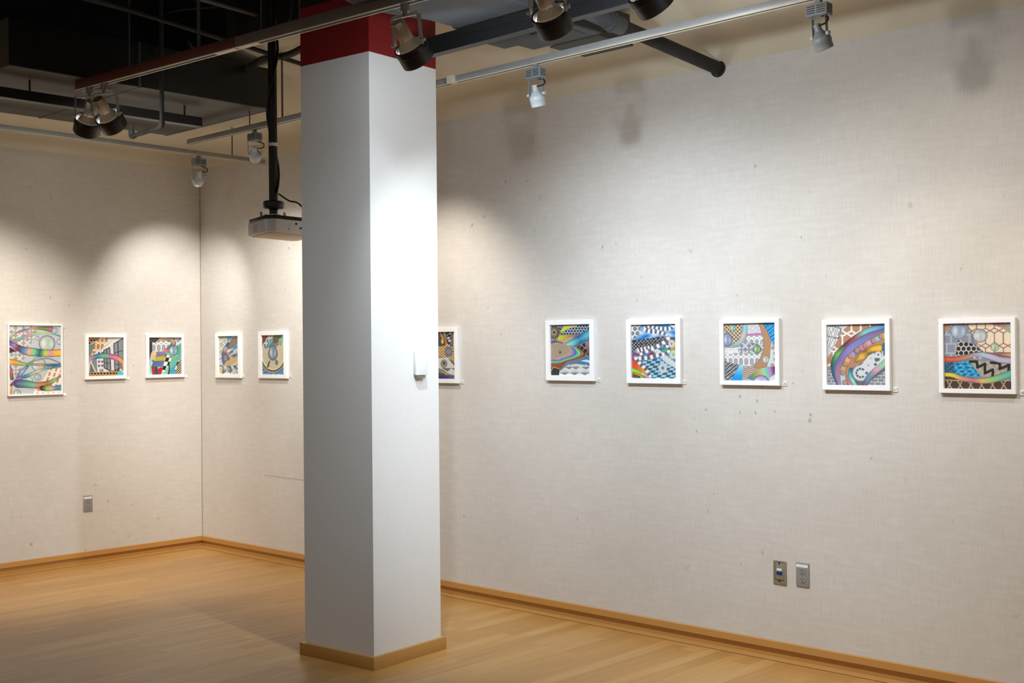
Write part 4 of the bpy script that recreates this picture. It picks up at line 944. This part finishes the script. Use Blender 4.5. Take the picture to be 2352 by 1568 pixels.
e=ony(303,312,v0.y)
MB().cyl(v0,(v0.x,v0.y,4.0),.0125,n=14).obj('riser',M['pipe'],t,True)
MB().tube([v0+Vector((0,0,.03)),v0+Vector((-.004,0,.005)),v0+Vector((-.03,0,-.004))],.017,12).obj('elbow',M['pipe'],t,True)
MB().cyl(v0+Vector((-.02,0,-.004)),(e.x,e.y,v0.z-.012),.0135,n=14).obj('run',M['pipe'],t,True)
MB().tube([(e.x+.03,e.y,v0.z-.012),(e.x,e.y,v0.z-.012),(e.x-.002,e.y,v0.z+.02)],.017,12).cyl((e.x-.002,e.y,v0.z+.02),(e.x-.002,e.y,v0.z+.048),.010,n=10).obj('elbow',M['pipe'],t,True)
# right hand duct cluster
t=thing('air_duct',(4.4,-1.2,3.0),'dark air duct with access panel right of the column','duct')
MB().box((4.20,-1.30,3.0),(4.63,-.74,3.24),bev=.003).obj('duct_body',M['duct_blue'],t)
MB().box((4.08,-1.08,3.012),(4.199,-.82,3.20),bev=.002).obj('side_duct',M['duct_blue'],t)
MB().box((4.27,-1.16,2.997),(4.58,-.80,3.0005),bev=.0008).obj('access_panel',M['duct_blue'],t)
MB().box((4.631,-1.30,3.003),(4.640,-.74,3.24)).obj('side_sheet',M['black'],t)  # black sheet, right side darker than the rest of this duct
dm=MB()
for k in range(9): dm.tube([(4.40+random.uniform(-.02,.03),-1.02+random.uniform(-.02,.02),2.996),(4.42+random.uniform(-.02,.03),-1.0+random.uniform(-.02,.03),2.993),(4.44+random.uniform(-.03,.02),-1.02+random.uniform(-.02,.02),2.996)],.003,6,3)
dm.obj('wire_tuft',M['black'],t,True)
one(MB().box((4.25,-2.5,2.99),(4.72,-1.315,3.14),bev=.003),'air_duct',M['duct_blue'],'slate grey duct box above the spotlight in front of column','duct',(4.5,-1.9,3.0))
one(MB().box((3.96,-1.30,2.905),(5.4,-1.25,2.985),bev=.002).box((3.96,-1.312,2.955),(5.4,-1.30,2.985)),'support_beam',M['black'],'black horizontal beam running right from the red column top','beam',(4.6,-1.28,2.94))
one(MB().box((4.31,-.72,3.0),(4.60,-.475,3.15),bev=.004).box((4.30,-.73,2.994),(4.61,-.465,3.004),bev=.002),'air_vent',M['duct'],'small dark vent box close to the back wall above grey track','vent',(4.45,-.6,3.05))
rd=[onz(848,5,3.12),onz(880,18,3.12),onz(935,20,3.12),onz(985,42,3.12),onz(1030,60,3.12)]
one(MB().tube([Vector((3.93,-1.72,3.25)),Vector((3.96,-1.70,3.17)),Vector((4.03,-1.60,3.13)),Vector((4.10,-1.42,3.12)),Vector((4.12,-1.35,3.12))],.075,24),'flexible_duct',M['duct_blue'],'rounded slate duct elbow behind the spotlight at the column top','duct',(4.0,-1.5,3.15),True)
pe=ony(1650,158,0)
t=thing('sprinkler_main',(pe.x,0,pe.z),'thick black pipe sloping down into the top of back wall','pipe')
dd=Vector((0,-1,.079)).normalized()
MB().cyl(pe+Vector((0,.02,0)),pe+dd*.86,.0325,n=28).obj('pipe',M['pipe'],t,True)
MB().cyl(pe+dd*.80,pe+dd*.90,.041,n=28).cyl(pe+dd*.86,pe+dd*.875,.046,n=28).obj('coupling',M['duct_blue'],t,True)
MB().cyl(pe+dd*.9,pe+dd*3.0,.036,n=28).obj('pipe',M['duct_blue'],t,True)
MB().lathe([(.033,0),(.043,0),(.043,.006),(.033,.006)],Matrix.Translation((pe.x,-.007,pe.z))@Matrix.Rotation(-PI/2,4,'X'),28,closed=True).obj('wall_collar',M['pipe'],t,True)
bp=onz(695,132,3.22);bq=onz(645,114,3.26)
one(MB().cyl((bp.x,-.47,3.14),(bp.x,-2.6,3.33),.0125,n=12),'thin_pipe',M['pipe'],'thin dark pipe high up between projector pole and column','pipe',(bp.x,-1.2,3.2),True)
one(MB().tube([(2.09,-.98,3.22),(2.3,-1.02,3.235),(2.6,-1.06,3.2),(2.83,-1.12,3.19)],.02,12),'duct_stub',M['pipe'],'short black pipe from end of left duct to the projector pole','pipe',(2.3,-1.0,3.2),True)
def cond(name,px0,px1,z0,z1,r,label,m='conduit'):
    a=onz(*px0,z0);b=onz(*px1,z1);d=b-a;a-=d*.25
    one(MB().cyl(a,b,r,n=10),name,M[m],label,'conduit',a,True)
cond('conduit',(195,0),(395,52),3.55,3.50,.011,'grey conduit crossing the black void at far upper left')
cond('conduit',(395,52),(522,84),3.50,3.46,.008,'thin grey conduit just above the red-brown track')
cond('conduit',(470,0),(633,45),3.5,3.46,.016,'thick grey conduit left of the projector pole top')
cond('conduit',(20,5),(300,58),3.7,3.65,.008,'faint dark conduit in top left corner','pipe')
c1=[onz(434,96,3.03),onz(440,107,3.022),onz(458,112,3.02),onz(500,106,3.02),onz(560,86,3.02),onz(634,60,3.02)]
one(MB().tube(c1,.0085,10),'cable',M['pipe'],'dark cable lying in a loop along top of the red-brown track','cable',c1[2],True)
c2=[onz(650,62,3.0),onz(660,52,3.06),onz(668,30,3.15),onz(672,-20,3.35)]
one(MB().tube(c2,.006,10),'cable',M['conduit'],'pale flexible conduit curving up beside projector pole','cable',c2[0],True)
c3=[onz(300,58,3.5)+Vector((.5,0,0)),onz(430,28,3.5),onz(470,20,3.5),onz(520,15,3.5)]
one(MB().tube([onz(380,32,3.6),onz(425,22,3.6),onz(470,19,3.6),onz(520,14,3.6)],.007,8),'cable',M['conduit'],'thin grey wire sagging in black void above the track','cable',onz(425,22,3.6),True)
# ---------------------------------------------------------------- light
for P,T,w,col,size in LAMPS:
    L=bpy.data.lights.new('spot_beam','SPOT');L.energy=w;L.color=col;L.spot_size=math.radians(size+30);L.spot_blend=.45 if size>=120 else .9;L.shadow_soft_size=.03
    o=bpy.data.objects.new('spot_beam',L);C.objects.link(o);o.location=P;o.rotation_euler=(T-P).to_track_quat('-Z','Y').to_euler()
def beam(P,T,w,col,size=70,blend=.9,r=.04):
    L=bpy.data.lights.new('spot_beam','SPOT');L.energy=w;L.color=col;L.spot_size=math.radians(size);L.spot_blend=blend;L.shadow_soft_size=r
    o=bpy.data.objects.new('spot_beam',L);C.objects.link(o);P=Vector(P);T=Vector(T);o.location=P;o.rotation_euler=(T-P).to_track_quat('-Z','Y').to_euler()
# further track lamps outside the frame, then bare beams within it
beam((6.55,-1.95,2.8),(3.8,-1.15,1.38),270,(.80,.90,1.0),48,1)
beam((7.0,-.9,2.7),(6.9,-.2,1.0),40,WARM,90)
beam((6.9,-1.9,2.8),(6.6,0,1.0),48,MIDW,105)
beam((.98,-1.9,2.75),(0,-1.7,1.1),80,WARM,90)  # bare beam brightening the left wall, no lamp body here
beam((2.9,-.88,2.7),(2.75,0,1.3),70,WARM,90)  # unseen bare beam behind the column, no lamp body
w=bpy.data.worlds.new('room_glow');bpy.context.scene.world=w;w.use_nodes=True
bg=w.node_tree.nodes['Background'];bg.inputs[0].default_value=(1,.89,.76,1);bg.inputs[1].default_value=.27
for o in bpy.data.objects:
    if '_world' in o: del o['_world']
sc=bpy.context.scene
sc.view_settings.view_transform='Standard';sc.view_settings.look='None';sc.view_settings.exposure=0;sc.view_settings.gamma=1
